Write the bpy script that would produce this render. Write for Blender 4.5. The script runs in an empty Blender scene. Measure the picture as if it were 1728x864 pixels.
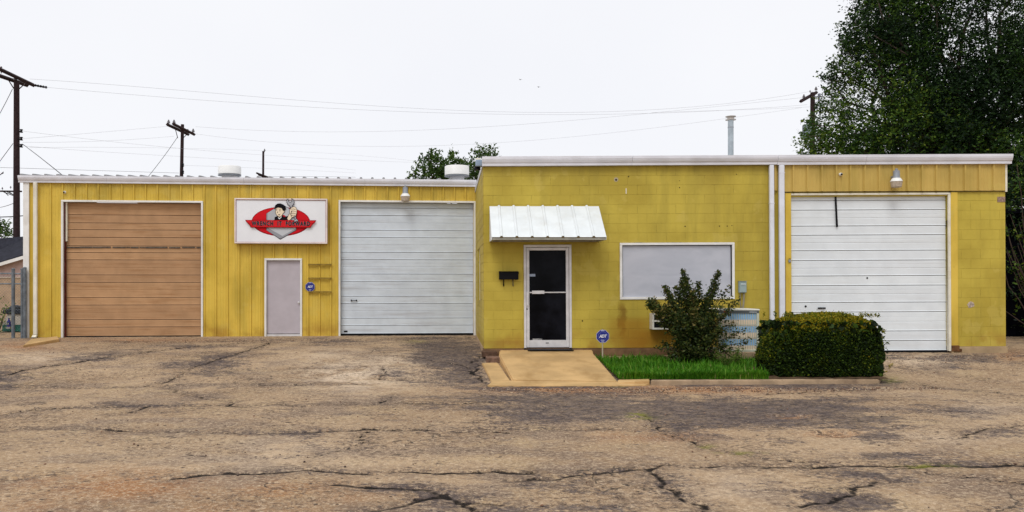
import bpy, bmesh, math, random
import numpy as np
from mathutils import Vector, Matrix
random.seed(7); rng = np.random.default_rng(7)
S = bpy.context.scene
C = S.collection

# ------------------------------------------------------------------ camera, sky, sun, exposure
F, PX, PY, CZ = 1420.0, 757.0, 481.0, 1.36
cam = bpy.data.objects.new('camera', bpy.data.cameras.new('camera')); C.objects.link(cam)
cam.location = (0, 0, CZ); cam.rotation_euler = (math.radians(90), 0, 0)
cam.data.sensor_width = 36; cam.data.lens = F / 1728 * 36
cam.data.shift_x = (864 - PX) / 1728; cam.data.shift_y = (PY - 432) / 1728
cam.data.clip_start = 0.1; cam.data.clip_end = 3000
S.camera = cam
S.render.resolution_x = 1024; S.render.resolution_y = 512
S.view_settings.view_transform = 'Standard'; S.view_settings.look = 'None'
S.view_settings.exposure = 0.0; S.view_settings.gamma = 1.0
SUN_EL, SUN_AZ = math.radians(52), math.radians(200)     # azimuth from +Y, clockwise
world = bpy.data.worlds.new('World'); S.world = world; world.use_nodes = True
wn, wl = world.node_tree.nodes, world.node_tree.links
wn.clear()
wo = wn.new('ShaderNodeOutputWorld'); bg = wn.new('ShaderNodeBackground'); bg.inputs['Strength'].default_value = 0.1
sky = wn.new('ShaderNodeTexSky'); sky.sky_type = 'NISHITA'; sky.sun_disc = False
sky.sun_elevation = SUN_EL; sky.sun_rotation = SUN_AZ
wtc = wn.new('ShaderNodeTexCoord'); wno = wn.new('ShaderNodeTexNoise'); wno.inputs['Scale'].default_value = 2.2
wno.inputs['Detail'].default_value = 5; wl.new(wtc.outputs['Generated'], wno.inputs['Vector'])
wr = wn.new('ShaderNodeValToRGB'); wl.new(wno.outputs['Fac'], wr.inputs['Fac'])
wr.color_ramp.elements[0].position = .3; wr.color_ramp.elements[0].color = (9.25, 9.35, 9.8, 1)
wr.color_ramp.elements[1].position = .7; wr.color_ramp.elements[1].color = (9.75, 9.8, 10.1, 1)
wm = wn.new('ShaderNodeMix'); wm.data_type = 'RGBA'; wm.inputs['Factor'].default_value = .96     # thick cloud over the clear sky
wl.new(sky.outputs['Color'], wm.inputs['A']); wl.new(wr.outputs['Color'], wm.inputs['B'])
wl.new(wm.outputs['Result'], bg.inputs['Color']); wl.new(bg.outputs['Background'], wo.inputs['Surface'])
sl = bpy.data.lights.new('sun', 'SUN'); sl.energy = 1.3; sl.angle = math.radians(25); sl.color = (1, .975, .94)
sun = bpy.data.objects.new('sun', sl); C.objects.link(sun)
sd = Vector((math.sin(SUN_AZ) * math.cos(SUN_EL), math.cos(SUN_AZ) * math.cos(SUN_EL), math.sin(SUN_EL)))
sun.rotation_euler = (-sd).to_track_quat('-Z', 'Y').to_euler()

# ------------------------------------------------------------------ helpers
def W(px, py, y):                      # the point of the place at depth y that is seen at a photo pixel
    return Vector(((px - PX) * y / F, y, CZ - (py - PY) * y / F))
def smooth(a, b, t):
    t = np.clip((t - a) / (b - a), 0, 1); return t * t * (3 - 2 * t)
GY = [0, 13.2, 14.9, 16.5, 18.0, 22.2, 30, 60]
GL = [-.40, -.40, -.37, -.27, -.16, -.02, .0, .0]
GR = [-.40, -.40, -.36, -.22, -.085, -.05, .0, .0]
def ground(x, y):
    a = np.interp(y, GY, GL); b = np.interp(y, GY, GR)
    t = smooth(3.0, 8.0, np.asarray(x, float)); t = np.where(np.asarray(y) > 18.5, 0 * t, t)
    return a + (b - a) * t
def onground(px, py):
    y = 12.0
    for _ in range(40):
        x = (px - PX) * y / F
        y = .5 * y + .5 * (CZ - float(ground(x, y))) * F / (py - PY)
    return ((px - PX) * y / F, y)

class MB:
    def __init__(s): s.v = []; s.f = []
    def add(s, vs, fs):
        n = len(s.v); s.v += [tuple(v) for v in vs]; s.f += [tuple(i + n for i in f) for f in fs]; return s
    def box(s, x0, x1, y0, y1, z0, z1, ch=0):
        if ch:
            c = min(ch, (x1-x0)*.45, (y1-y0)*.45, (z1-z0)*.45)
            bm = bmesh.new(); bmesh.ops.create_cube(bm, size=1)
            for v in bm.verts: v.co = Vector((x0 + (v.co.x+.5)*(x1-x0), y0 + (v.co.y+.5)*(y1-y0), z0 + (v.co.z+.5)*(z1-z0)))
            bmesh.ops.bevel(bm, geom=bm.edges[:] + bm.verts[:], offset=c, segments=1, affect='EDGES')
            bm.verts.index_update(); s.add([v.co for v in bm.verts], [[v.index for v in f.verts] for f in bm.faces]); bm.free(); return s
        return s.add([(x0,y0,z0),(x1,y0,z0),(x1,y1,z0),(x0,y1,z0),(x0,y0,z1),(x1,y0,z1),(x1,y1,z1),(x0,y1,z1)],
                     [(0,3,2,1),(4,5,6,7),(0,1,5,4),(1,2,6,5),(2,3,7,6),(3,0,4,7)])
    def tube(s, pts, r, n=8, r1=None, cap=True):
        pts = [Vector(p) for p in pts]; m = len(pts); r1 = r if r1 is None else r1
        rings = []
        for i, p in enumerate(pts):
            d = (pts[min(i+1, m-1)] - pts[max(i-1, 0)]).normalized()
            a = d.cross(Vector((0, 0, 1)))
            if a.length < .05: a = d.cross(Vector((1, 0, 0)))
            a.normalize(); b = d.cross(a).normalized(); rr = r + (r1 - r) * i / (m - 1)
            rings.append([p + (a * math.cos(2*math.pi*k/n) + b * math.sin(2*math.pi*k/n)) * rr for k in range(n)])
        vs = [v for R in rings for v in R]; fs = []
        for i in range(m-1):
            for k in range(n): fs.append((i*n+k, i*n+(k+1) % n, (i+1)*n+(k+1) % n, (i+1)*n+k))
        if cap: fs += [tuple(range(n))[::-1], tuple((m-1)*n+k for k in range(n))]
        return s.add(vs, fs)
    def lathe(s, c, prof, n=24, axis='z'):
        vs = []; fs = []
        for r, h in prof:
            for k in range(n):
                a = 2*math.pi*k/n; p = (r*math.cos(a), r*math.sin(a), h)
                if axis == 'y': p = (p[0], h, p[1])
                vs.append(Vector(c) + Vector(p))
        for i in range(len(prof)-1):
            for k in range(n):
                q = (i*n+k, i*n+(k+1) % n, (i+1)*n+(k+1) % n, (i+1)*n+k); fs.append(q)
        fs += [tuple(range(n))[::-1], tuple((len(prof)-1)*n+k for k in range(n))]
        return s.add(vs, fs)
    def prism(s, poly, y0, y1):        # polygon in x,z extruded along y
        n = len(poly); vs = [(x, y0, z) for x, z in poly] + [(x, y1, z) for x, z in poly]
        fs = [tuple(range(n)), tuple(range(2*n-1, n-1, -1))] + [(i, i+n, (i+1) % n + n, (i+1) % n) for i in range(n)]
        return s.add(vs, fs)
    def prismx(s, prof, x0, x1):       # profile in y,z extruded along x
        n = len(prof); vs = [(x0, y, z) for y, z in prof] + [(x1, y, z) for y, z in prof]
        fs = [tuple(range(n)), tuple(range(2*n-1, n-1, -1))] + [(i, i+n, (i+1) % n + n, (i+1) % n) for i in range(n)]
        return s.add(vs, fs)
    def quad(s, a, b, c, d): return s.add([a, b, c, d], [(0, 1, 2, 3)])
    def mesh(s, name, m, sm=False, fix=True):
        me = bpy.data.meshes.new(name); me.from_pydata(s.v, [], s.f)
        if fix:
            bm = bmesh.new(); bm.from_mesh(me); bmesh.ops.recalc_face_normals(bm, faces=bm.faces); bm.to_mesh(me); bm.free()
        if sm:
            me.polygons.foreach_set('use_smooth', [True]*len(me.polygons))
            me.set_sharp_from_angle(angle=math.radians(35))
        me.materials.append(m); me.update(); return me
    def obj(s, name, m, parent=None, loc=None, sm=False, kind=None):
        return mkobj(name, s.mesh(name, m, sm), parent, loc, kind)
def mkobj(name, me, parent=None, loc=None, kind=None):
    o = bpy.data.objects.new(name, me); C.objects.link(o)
    if parent: o.parent = parent
    if loc is not None: o.location = loc
    if kind: o['kind'] = kind
    return o
def tag(o, label, cat, group=None):
    o['label'] = label; o['category'] = cat
    if group: o['group'] = group
    return o
def thing(name, label, cat, loc=(0,0,0), rot=(0,0,0), group=None):
    o = bpy.data.objects.new(name, None); C.objects.link(o); o.empty_display_size = .1
    o.location = loc; o.rotation_euler = rot; return tag(o, label, cat, group)
def copy_tree(o, parent=None):
    c = o.copy(); C.objects.link(c); c.parent = parent
    for ch in list(o.children): copy_tree(ch, c)
    return c

# ------------------------------------------------------------------ materials
class NT:
    def __init__(s, m): s.m = m; s.n = m.node_tree.nodes; s.l = m.node_tree.links; s.b = s.n['Principled BSDF']
    def pos(s):
        if not hasattr(s, '_p'): s._p = s.n.new('ShaderNodeNewGeometry').outputs['Position']
        return s._p
    def sc(s, v, k):
        q = s.n.new('ShaderNodeVectorMath'); q.operation = 'MULTIPLY'; s.l.new(v, q.inputs[0]); q.inputs[1].default_value = k; return q.outputs[0]
    def noise(s, scale, det=4, vec=None, rough=.55, dist=0):
        q = s.n.new('ShaderNodeTexNoise'); q.inputs['Scale'].default_value = scale; q.inputs['Detail'].default_value = det
        q.inputs['Roughness'].default_value = rough; q.inputs['Distortion'].default_value = dist
        s.l.new(vec or s.pos(), q.inputs['Vector']); return q.outputs['Fac']
    def rng(s, v, a, b, c=0, d=1):
        q = s.n.new('ShaderNodeMapRange'); q.inputs[1].default_value = a; q.inputs[2].default_value = b
        q.inputs[3].default_value = c; q.inputs[4].default_value = d; q.interpolation_type = 'SMOOTHSTEP'
        s.l.new(v, q.inputs[0]); return q.outputs[0]
    def math(s, op, a, b=0.0):
        q = s.n.new('ShaderNodeMath'); q.operation = op
        for i, v in enumerate((a, b)):
            if isinstance(v, (int, float)): q.inputs[i].default_value = v
            else: s.l.new(v, q.inputs[i])
        return q.outputs[0]
    def mix(s, f, a, b, mode='MIX'):
        q = s.n.new('ShaderNodeMix'); q.data_type = 'RGBA'; q.blend_type = mode
        for k, v in (('Factor', f), ('A', a), ('B', b)):
            i = q.inputs[k] if k != 'Factor' else q.inputs[0]
            if k != 'Factor': i = q.inputs[6 if k == 'A' else 7]
            if isinstance(v, (int, float)): i.default_value = v
            elif isinstance(v, tuple): i.default_value = (*v, 1) if len(v) == 3 else v
            else: s.l.new(v, i)
        return q.outputs[2]
    def attr(s, name):
        q = s.n.new('ShaderNodeAttribute'); q.attribute_name = name; return q.outputs['Fac']
    def z(s):
        q = s.n.new('ShaderNodeSeparateXYZ'); s.l.new(s.pos(), q.inputs[0]); return q.outputs
    def orand(s): return s.n.new('ShaderNodeObjectInfo').outputs['Random']
    def color(s, v): s.l.new(v, s.b.inputs['Base Color'])
    def bump(s, h, st=.3, d=.01):
        q = s.n.new('ShaderNodeBump'); q.inputs['Strength'].default_value = st; q.inputs['Distance'].default_value = d
        s.l.new(h, q.inputs['Height']); s.l.new(q.outputs[0], s.b.inputs['Normal'])
MATS = {}
def M(name, col=(.5, .5, .5), rough=.6, var=.12, scale=3, metal=0, bump=0, bscale=60, dirt=None, dirtamt=0, dscale=(1, 1, 1), ov=0, spec=.18):
    if name in MATS: return MATS[name]
    m = bpy.data.materials.new(name); m.use_nodes = True; MATS[name] = m; t = NT(m)
    t.b.inputs['Roughness'].default_value = rough; t.b.inputs['Metallic'].default_value = metal
    t.b.inputs['Specular IOR Level'].default_value = spec
    lo = tuple(c * (1 - var) for c in col); hi = tuple(min(1, c * (1 + var)) for c in col)
    c = t.mix(t.rng(t.noise(scale, 5), .3, .7), lo, hi)
    if ov: c = t.mix(t.math('MULTIPLY', t.orand(), 1.0), c, t.mix(1.0, c, (1-ov, 1-ov, 1-ov*.8), 'MULTIPLY'))
    if dirt: c = t.mix(t.math('MULTIPLY', t.rng(t.noise(1.6, 8, t.sc(t.pos(), dscale), .65), .48, .75), dirtamt), c, dirt)
    t.color(c)
    if bump: t.bump(t.noise(bscale, 3), bump, .004)
    return m

def paint_wall(name, col, col2, joint=False, base_z=0, ribs=False):
    m = bpy.data.materials.new(name); m.use_nodes = True; t = NT(m); t.b.inputs['Roughness'].default_value = .62 if joint or not ribs else .5; t.b.inputs['Specular IOR Level'].default_value = .2
    x = t.z(); c = t.mix(t.rng(t.noise(.9, 6), .35, .66), col, col2)
    c = t.mix(t.math('MULTIPLY', t.orand(), .35), c, t.mix(1.0, c, (.91, .90, .84), 'MULTIPLY'))
    # greenish and brown weather streaks running down
    st = t.noise(1.3, 7, t.sc(t.pos(), (2.2, 2.2, .35)), .62)
    c = t.mix(t.math('MULTIPLY', t.rng(st, .48, .69), .33), c, (.30, .235, .04))
    sp = t.noise(14, 6, None, .7)
    c = t.mix(t.math('MULTIPLY', t.rng(sp, .55, .75), .25), c, (.36, .25, .04))
    tp = t.math('MULTIPLY', t.rng(x[2], 3.35, 3.95, 0, 1), t.rng(t.noise(1.5, 7, t.sc(t.pos(), (1.4, 1.4, .5)), .65), .38, .62))      # darker mottled band towards the wall top
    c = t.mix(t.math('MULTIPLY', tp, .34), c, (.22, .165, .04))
    pt = t.noise(1.7, 5, None, .6); c = t.mix(t.math('MULTIPLY', t.rng(pt, .58, .62), .22), c, (.62, .49, .13))      # newer paint patches
    # splash dirt and rust at the foot
    ft = t.math('MULTIPLY', t.rng(x[2], base_z + .02, base_z + .55, 1, 0), t.rng(t.noise(2.2, 6), .38, .66))
    c = t.mix(t.math('MULTIPLY', ft, .62), c, (.33, .15, .025))
    if name.startswith('painted'):      # rust run below the window corner and damp stains low on the office wall
        for (xc, wd, zb_, zt_, am, cc) in ((3.72, .07, .25, 1.08, .75, (.20, .10, .01)), (3.95, .45, .0, .75, .65, (.36, .17, .012)), (4.7, .8, .0, .45, .7, (.36, .16, .012)), (1.2, .5, 0.0, .2, .5, (.3, .17, .03)), (3.2, .25, 2.4, 3.4, .3, (.26, .19, .03)), (5.6, .2, 2.5, 3.9, .25, (.3, .22, .04)), (1.5, .9, 2.3, 3.1, .35, (.30, .23, .02))):
            mx_ = t.rng(t.math('ABSOLUTE', t.math('SUBTRACT', t.math('ADD', x[0], t.math('MULTIPLY', t.noise(3, 4), .35)), xc + .17)), wd*.3, wd*1.5, 1, 0)
            mz_ = t.math('MULTIPLY', t.rng(x[2], zb_ - .15, zb_ + .15, 0, 1), t.rng(x[2], zt_ - .3*(zt_-zb_), zt_, 1, 0))
            c = t.mix(t.math('MULTIPLY', t.math('MULTIPLY', mx_, mz_), am), c, cc)
    if not joint:
        ch = t.noise(45, 5, None, .75)
        c = t.mix(t.rng(ch, .735, .76), c, (.62, .56, .42))
    else:
        jn = t.noise(2.6, 7, t.sc(t.pos(), (1, 1, 1.4)), .72)
        c = t.mix(t.rng(jn, .54, .63), t.mix(.08, c, (.20, .15, .03)), (.045, .034, .010))
    t.color(c); t.bump(t.noise(70 if not ribs else 6, 4), .35 if not ribs else .12, .006)
    MATS[name] = m; return m
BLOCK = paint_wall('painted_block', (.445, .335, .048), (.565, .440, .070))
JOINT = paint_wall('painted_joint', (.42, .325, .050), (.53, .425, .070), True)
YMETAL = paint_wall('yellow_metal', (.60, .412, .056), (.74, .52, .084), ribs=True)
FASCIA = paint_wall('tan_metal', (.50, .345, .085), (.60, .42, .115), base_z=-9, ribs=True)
WHITE = M('white_trim', (.78, .77, .74), .5, .06, 4, dirt=(.42, .36, .27), dirtamt=.55, dscale=(1, 1, .6))
GUTTER = M('gutter_metal', (.72, .72, .77), .42, .06, 3, dirt=(.50, .48, .48), dirtamt=.5, dscale=(.5, 1, 3))
SPOUT = M('spout_metal', (.74, .76, .82), .42, .05, 3, dirt=(.5, .47, .42), dirtamt=.4)
CREAM = M('cream_trim', (.76, .72, .60), .5, .08, 4, dirt=(.4, .3, .18), dirtamt=.5)
DWHITE = M('door_white', (.76, .80, .82), .45, .04, 2.5, dirt=(.58, .57, .55), dirtamt=.35, dscale=(.35, 1, 5), ov=.05)
DBLUE = M('door_bluewhite', (.66, .72, .78), .45, .06, 2.5, dirt=(.40, .39, .40), dirtamt=.55, dscale=(.35, 1, 5), ov=.08)
DBROWN = M('door_brown', (.47, .275, .14), .5, .09, 2.5, dirt=(.27, .125, .045), dirtamt=.7, dscale=(.35, 1, 5), ov=.12)
GROOVE = M('groove_dark', (.07, .05, .035), .8)
DGREY = M('grey_door', (.48, .435, .47), .5, .05, 3, dirt=(.36, .32, .34), dirtamt=.3)
BLACK = M('black_metal', (.008, .008, .010), .5, .1, spec=.1)
ALU = M('aluminium', (.70, .69, .70), .35, .08, 6, metal=.25, dirt=(.42, .39, .37), dirtamt=.5)
WOOD = M('pole_wood', (.030, .017, .018), .85, .3, 8, bump=.5, bscale=30)
WIRE = M('wire', (.34, .34, .37), .6)
WIRED = M('wire_dark', (.05, .05, .055), .6)
CONC = M('concrete', (.53, .345, .155), .85, .16, 1.6, bump=.5, bscale=60, dirt=(.34, .20, .075), dirtamt=.8, dscale=(1, .6, 1))
CONCG = M('curb_concrete', (.42, .30, .19), .9, .2, 3, bump=.5, bscale=60, dirt=(.15, .10, .07), dirtamt=.7)
FOUND = M('foundation', (.20, .115, .06), .9, .3, 3, bump=.5, bscale=40, dirt=(.05, .03, .02), dirtamt=.8)
FOUNDR = M('foundation_pale', (.40, .29, .17), .9, .15, 3, bump=.4, dirt=(.22, .13, .06), dirtamt=.7)
ROOFM = M('roof_metal', (.55, .55, .56), .45, .08)
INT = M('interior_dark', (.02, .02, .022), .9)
GALV = M('galvanised', (.30, .32, .35), .45, .15, 8, metal=.3)
SOIL = M('soil', (.09, .055, .03), .95, .4, 12, bump=.6)

def glass(name, col, rough):
    m = bpy.data.materials.new(name); m.use_nodes = True; t = NT(m); t.b.inputs['Roughness'].default_value = rough
    t.b.inputs['Base Color'].default_value = (*col, 1); t.b.inputs['Specular IOR Level'].default_value = .05
    t.b.inputs['Alpha'].default_value = 1; MATS[name] = m; return m
DGLASS = M('dark_glass', (.0055, .006, .009), .12, .7, 2.2, spec=.06)  # mottled colour stands in for faint reflections and glimpses of the interior

# ------------------------------------------------------------------ ground
def build_ground():
    xs = np.concatenate([[-900, -300, -120, -60, -40, -30], np.arange(-24, 24.01, .06), [30, 40, 60, 120, 300, 900]])
    ys = np.concatenate([[-60, -20, -5, 2, 4], np.arange(5, 12, .035), np.arange(12, 25, .06), [26, 28, 32, 40, 60, 100, 300, 1200, 2500]])
    X, Y = np.meshgrid(xs, ys); Z = ground(X, Y)
    Yc = np.maximum(Y, 3.0)
    px = PX + X * F / Yc; py = PY + (CZ - Z) * F / Yc
    vis = (Y > 4)
    # cracks: polylines (photo px) with half width in metres
    cr = [([(0,446+0),(60,440)],0)]
    cr = [
     (.045, [(0,634),(60,622),(160,606),(250,594),(340,583),(450,577)]),
     (.035, [(455,578),(420,590),(390,600),(350,612),(300,632),(270,646)]),
     (.030, [(285,654),(300,662),(340,670),(392,676),(385,684),(420,686)]),
     (.030, [(0,700),(60,692),(150,688),(260,685),(340,684),(440,682),(560,683),(700,682),(860,680)]),
     (.020, [(190,700),(230,692),(252,684)]),
     (.018, [(0,727),(60,722),(150,722),(260,728),(340,731),(450,732),(560,727),(680,727),(860,730)]),
     (.030, [(440,733),(520,731),(600,728),(650,724)]),
     (.020, [(0,812),(60,804),(100,800)]),
     (.045, [(290,808),(360,800),(440,798),(500,792),(560,794),(640,797),(760,795),(900,797)]),
     (.020, [(864,810),(940,808),(975,800),(1100,790),(1250,786),(1400,788),(1560,786),(1728,784)]),
     (.028, [(1250,786),(1400,787),(1560,786),(1728,785)]),
     (.018, [(1190,754),(1250,765),(1290,775),(1340,778),(1400,782)]),
     (.040, [(1100,790),(1120,815),(1140,838),(1170,850),(1190,864)]),
     (.034, [(1350,856),(1400,850),(1440,836),(1470,820),(1500,815)]),
     (.050, [(560,815),(620,820),(700,822),(740,830),(780,850),(810,864)]),
     (.030, [(600,864),(680,850),(740,835),(780,845),(850,850)]),
     (.020, [(650,622),(655,632),(640,640),(665,643),(700,640),(725,642)]),
     (.022, [(660,600),(700,604),(760,612),(790,622),(800,632)]),
     (.016, [(500,622),(600,620),(700,618),(800,628)]),
     (.020, [(0,652),(150,655),(270,652),(380,648),(500,650),(620,648)]),
     (.025, [(1290,665),(1400,660),(1500,656),(1585,654),(1530,645),(1480,640)]),
     (.020, [(1585,655),(1650,660),(1728,668)]),
     (.020, [(1040,722),(900,724),(780,722)]),
     (.016, [(1620,740),(1650,728),(1728,716)]),
     (.014, [(1560,795),(1620,805),(1728,815)]),
     (.016, [(640,680),(655,672),(668,667)]),
     (.010, [(530,770),(580,760),(610,745),(620,730)]),
     (.014, [(1085,700),(1110,715),(1125,730),(1190,752)]),
     (.030, [(810,600),(800,620),(812,640),(830,652)]),
     (.020, [(180,575),(260,578),(400,576),(560,574),(720,570),(800,570)]),
    ]
    d = np.full(X.shape, .6)
    rr = np.random.default_rng(3)
    for w, pl in cr:
        pts = []
        for (a, b) in zip(pl[:-1], pl[1:]):          # split and jitter so that the crack wanders
            A, B = np.array(onground(*a)), np.array(onground(*b)); L = np.linalg.norm(B - A); n = max(2, int(L / .16))
            for k in range(n):
                p = A + (B - A) * k / n
                if k: p = p + rr.normal(0, .045, 2) + np.array([0, .04 * math.sin(k * 1.3)])
                pts.append(p)
        pts.append(np.array(onground(*pl[-1])))
        for p, q in zip(pts[:-1], pts[1:]):
            x0, x1 = min(p[0], q[0]) - .6, max(p[0], q[0]) + .6; y0, y1 = min(p[1], q[1]) - .6, max(p[1], q[1]) + .6
            i0, i1 = np.searchsorted(xs, [x0, x1]); j0, j1 = np.searchsorted(ys, [y0, y1])
            if i1 <= i0 or j1 <= j0: continue
            sx, sy = X[j0:j1, i0:i1], Y[j0:j1, i0:i1]; e = q - p; L2 = (e @ e) + 1e-9
            t = np.clip(((sx - p[0]) * e[0] + (sy - p[1]) * e[1]) / L2, 0, 1)
            dd = np.hypot(sx - p[0] - t * e[0], sy - p[1] - t * e[1]) - w * .38
            d[j0:j1, i0:i1] = np.minimum(d[j0:j1, i0:i1], dd)
    def field(ells):
        o = np.zeros(X.shape)
        for cx, cy, rx, ry, s in ells:
            q = ((px - cx) / rx) ** 2 + ((py - cy) / ry) ** 2
            o = np.maximum(o, s * np.exp(-q * .9)) if s > 0 else o + s * np.exp(-q)
        return np.where(vis, np.clip(o, 0, 1), 0)
    dark = field([(755,600,60,30,1.2),(780,620,35,28,1),(700,625,70,14,.6),(790,640,40,10,.6),(960,688,170,26,1),(1000,692,90,22,1),(1250,694,200,28,1),(1130,690,90,26,1),(1380,690,130,24,.9),
                  (1450,700,180,26,.7),(1560,690,140,20,.45),(1380,648,130,10,.85),(1600,620,60,8,.5),(1150,716,70,10,.5),
                  (1480,740,60,10,.75),(1300,745,90,10,.4),(0,640,60,20,.7),(170,602,60,8,.6),(380,612,60,16,.75),(350,625,50,12,.4),
                  (200,686,90,6,.35),(470,733,90,7,.6),(630,822,90,14,.7),(540,795,90,7,.6),(740,835,70,22,.65),(700,790,60,10,.4),
                  (1130,826,40,28,.45),(1430,848,80,18,.9),(1500,806,120,12,.6),(1620,785,120,8,.6),(1680,730,70,14,.45),(1540,770,80,12,.4),
                  (1300,649,190,3.5,1),(1150,648,80,3,.8),(940,652,110,4,.8),(1470,645,60,6,.8),(940,720,90,10,.35),(1000,860,200,12,.45),(250,690,60,5,.4),(1500,600,60,8,.5),(1640,605,100,7,.75),(850,656,60,6,.7),
                  (860,815,120,10,.4),(1650,856,90,12,.4),(300,585,60,5,.5),(600,576,200,4,.45)])
    pale = field([(600,632,90,26,1),(660,610,70,16,.7),(560,600,70,12,.5),(1550,608,70,10,.7),(1660,690,60,14,.4),(450,770,200,40,.25),
                  (80,605,80,10,.5),(1200,820,90,30,.3),(1560,740,120,14,.35)])
    rust = field([(190,822,150,24,1.1),(490,825,90,18,.85),(250,800,60,10,.7),(1100,735,90,10,.75),(60,855,90,14,.6),(1330,703,34,3.5,1.3),(1410,733,42,4.5,1.3),
                  (560,835,80,12,.5),(30,585,70,8,.9),(1710,600,30,8,1),(380,860,140,14,.6),(1000,658,170,7,1.2),(1180,657,180,7,1.1),(240,574,120,3,.8)])
    moss = field([(1075,700,14,4,1),(1080,704,22,3,.7),(1570,786,38,3,1),(1250,764,40,3,.5),(700,576,20,3,.4),(1190,752,14,3,.6),(1500,640,20,6,.5),(1045,650,12,3,.8)])
    nv = rr.normal(0, .0025, X.shape)
    Z2 = Z - .018 * np.clip(1 - np.maximum(d, 0) / .06, 0, 1) * (d < .06) + .012 * np.sin(X * .9 + 1.3 * np.sin(Y * .6)) * np.sin(Y * 1.1) * (Y > 4) * (Y < 17) + nv * vis * (Y < 24)
    for cx, cy, rx, ry in ((1330, 703, 40, 5), (1410, 733, 46, 6)):    # two shallow potholes
        q = ((px - cx) / rx) ** 2 + ((py - cy) / ry) ** 2; Z2 = Z2 - .035 * smooth(1, .5, q)
    ny, nx = X.shape
    V = np.stack([X, Y, Z2], -1).reshape(-1, 3)
    idx = np.arange(nx * ny).reshape(ny, nx)
    Q = np.stack([idx[:-1, :-1], idx[:-1, 1:], idx[1:, 1:], idx[1:, :-1]], -1).reshape(-1, 4)
    me = rawmesh('asphalt_lot', V, Q)
    for nme, a in (('crack', d), ('dark', dark), ('pale', pale), ('rust', rust), ('moss', moss)):
        at = me.attributes.new(nme, 'FLOAT', 'POINT'); at.data.foreach_set('value', a.reshape(-1).astype(np.float32))
    me.polygons.foreach_set('use_smooth', np.ones(len(me.polygons), bool))
    m = bpy.data.materials.new('weathered_asphalt'); m.use_nodes = True; t = NT(m); t.b.inputs['Roughness'].default_value = .9
    t.b.inputs['Specular IOR Level'].default_value = .08
    c = t.mix(t.rng(t.noise(.45, 6), .35, .65), (.30, .200, .118), (.43, .300, .182))
    c = t.mix(t.math('MULTIPLY', t.rng(t.noise(1.1, 7, None, .65), .50, .66), .35), c, (.47, .345, .19))
    c = t.mix(t.math('MULTIPLY', t.rng(t.noise(.8, 9, t.sc(t.pos(), (1, 1.3, 1)), .68), .48, .60), .70), c, (.175, .125, .095))
    c = t.mix(t.math('MULTIPLY', t.attr('pale'), t.rng(t.noise(2.2, 8, None, .7), .36, .54)), c, (.66, .52, .38))
    c = t.mix(t.math('MULTIPLY', t.attr('rust'), t.rng(t.noise(1.9, 6, None, .65), .25, .62, .15, .9)), c, (.33, .145, .055))
    # grit: light stones and dark binder at several sizes
    c = t.mix(t.math('MULTIPLY', t.rng(t.noise(22, 6, None, .9), .50, .57), .62), c, (.62, .48, .33))
    dm = t.rng(t.noise(.75, 6, None, .65), .42, .60, .25, 1.0)
    c = t.mix(t.math('MULTIPLY', t.rng(t.noise(13, 7, None, .9), .50, .56), t.math('MULTIPLY', dm, .78)), c, (.125, .084, .060))
    c = t.mix(t.math('MULTIPLY', t.rng(t.noise(7.5, 9, t.sc(t.pos(), (.8, 1.1, 1)), .88), .545, .585), t.math('MULTIPLY', dm, .9)), c, (.045, .034, .030))
    # single pits and pale stones
    wv0 = t.n.new('ShaderNodeTexNoise'); wv0.inputs['Scale'].default_value = 9; wv0.inputs['Detail'].default_value = 4; t.l.new(t.pos(), wv0.inputs['Vector'])
    va0 = t.n.new('ShaderNodeVectorMath'); va0.operation = 'MULTIPLY_ADD'; t.l.new(wv0.outputs['Color'], va0.inputs[0]); va0.inputs[1].default_value = (.12, .12, 0); t.l.new(t.pos(), va0.inputs[2])
    for sc_, rad_, lo_, col_, am_ in ((21, .34, .80, (.60, .47, .32), .55), (12, .28, .86, (.060, .045, .036), .8), (6.5, .22, .93, (.055, .042, .036), .7), (34, .40, .65, (.15, .105, .075), .4)):
        v0 = t.n.new('ShaderNodeTexVoronoi'); v0.inputs['Scale'].default_value = sc_; t.l.new(va0.outputs[0], v0.inputs['Vector'])
        sp_ = t.n.new('ShaderNodeSeparateColor'); t.l.new(v0.outputs['Color'], sp_.inputs[0])
        c = t.mix(t.math('MULTIPLY', t.math('MULTIPLY', t.rng(v0.outputs['Distance'], rad_*.7, rad_, 1, 0), t.rng(sp_.outputs[0], lo_, lo_+.03)), am_), c, col_)
    # worn binder showing through, more where the dark field is strong
    nz = t.noise(1.1, 14, t.sc(t.pos(), (.75, 1.3, 1)), .78)
    dk = t.math('ADD', nz, t.math('MULTIPLY', t.attr('dark'), .29))
    grit = t.noise(15, 7, None, .88)
    msk = t.rng(t.math('ADD', dk, t.math('MULTIPLY', t.math('SUBTRACT', grit, .5), .75)), .585, .66)
    c = t.mix(t.math('MULTIPLY', msk, t.rng(t.noise(6, 8, None, .85), .42, .62, .95, .55)), c, t.mix(t.rng(t.noise(11, 6, None, .9), .44, .56), (.045, .036, .038), (.125, .100, .095)))
    # cracks
    big = t.noise(1.3, 5, None, .7)
    wob = t.math('ADD', t.math('MULTIPLY', t.math('SUBTRACT', t.noise(5, 9, None, .82), .5), .34), t.math('MULTIPLY', t.math('SUBTRACT', big, .5), -.16))
    ck = t.math('ADD', t.attr('crack'), wob)
    ckm = t.rng(ck, -.018, .004, 1, 0)
    side = t.math('MULTIPLY', t.math('MULTIPLY', t.rng(ck, .0, .30, 1, 0), t.rng(grit, .46, .56)), .75)
    c = t.mix(side, c, (.075, .056, .05)); c = t.mix(t.math('MULTIPLY', ckm, .93), c, (.020, .016, .015))
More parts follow.
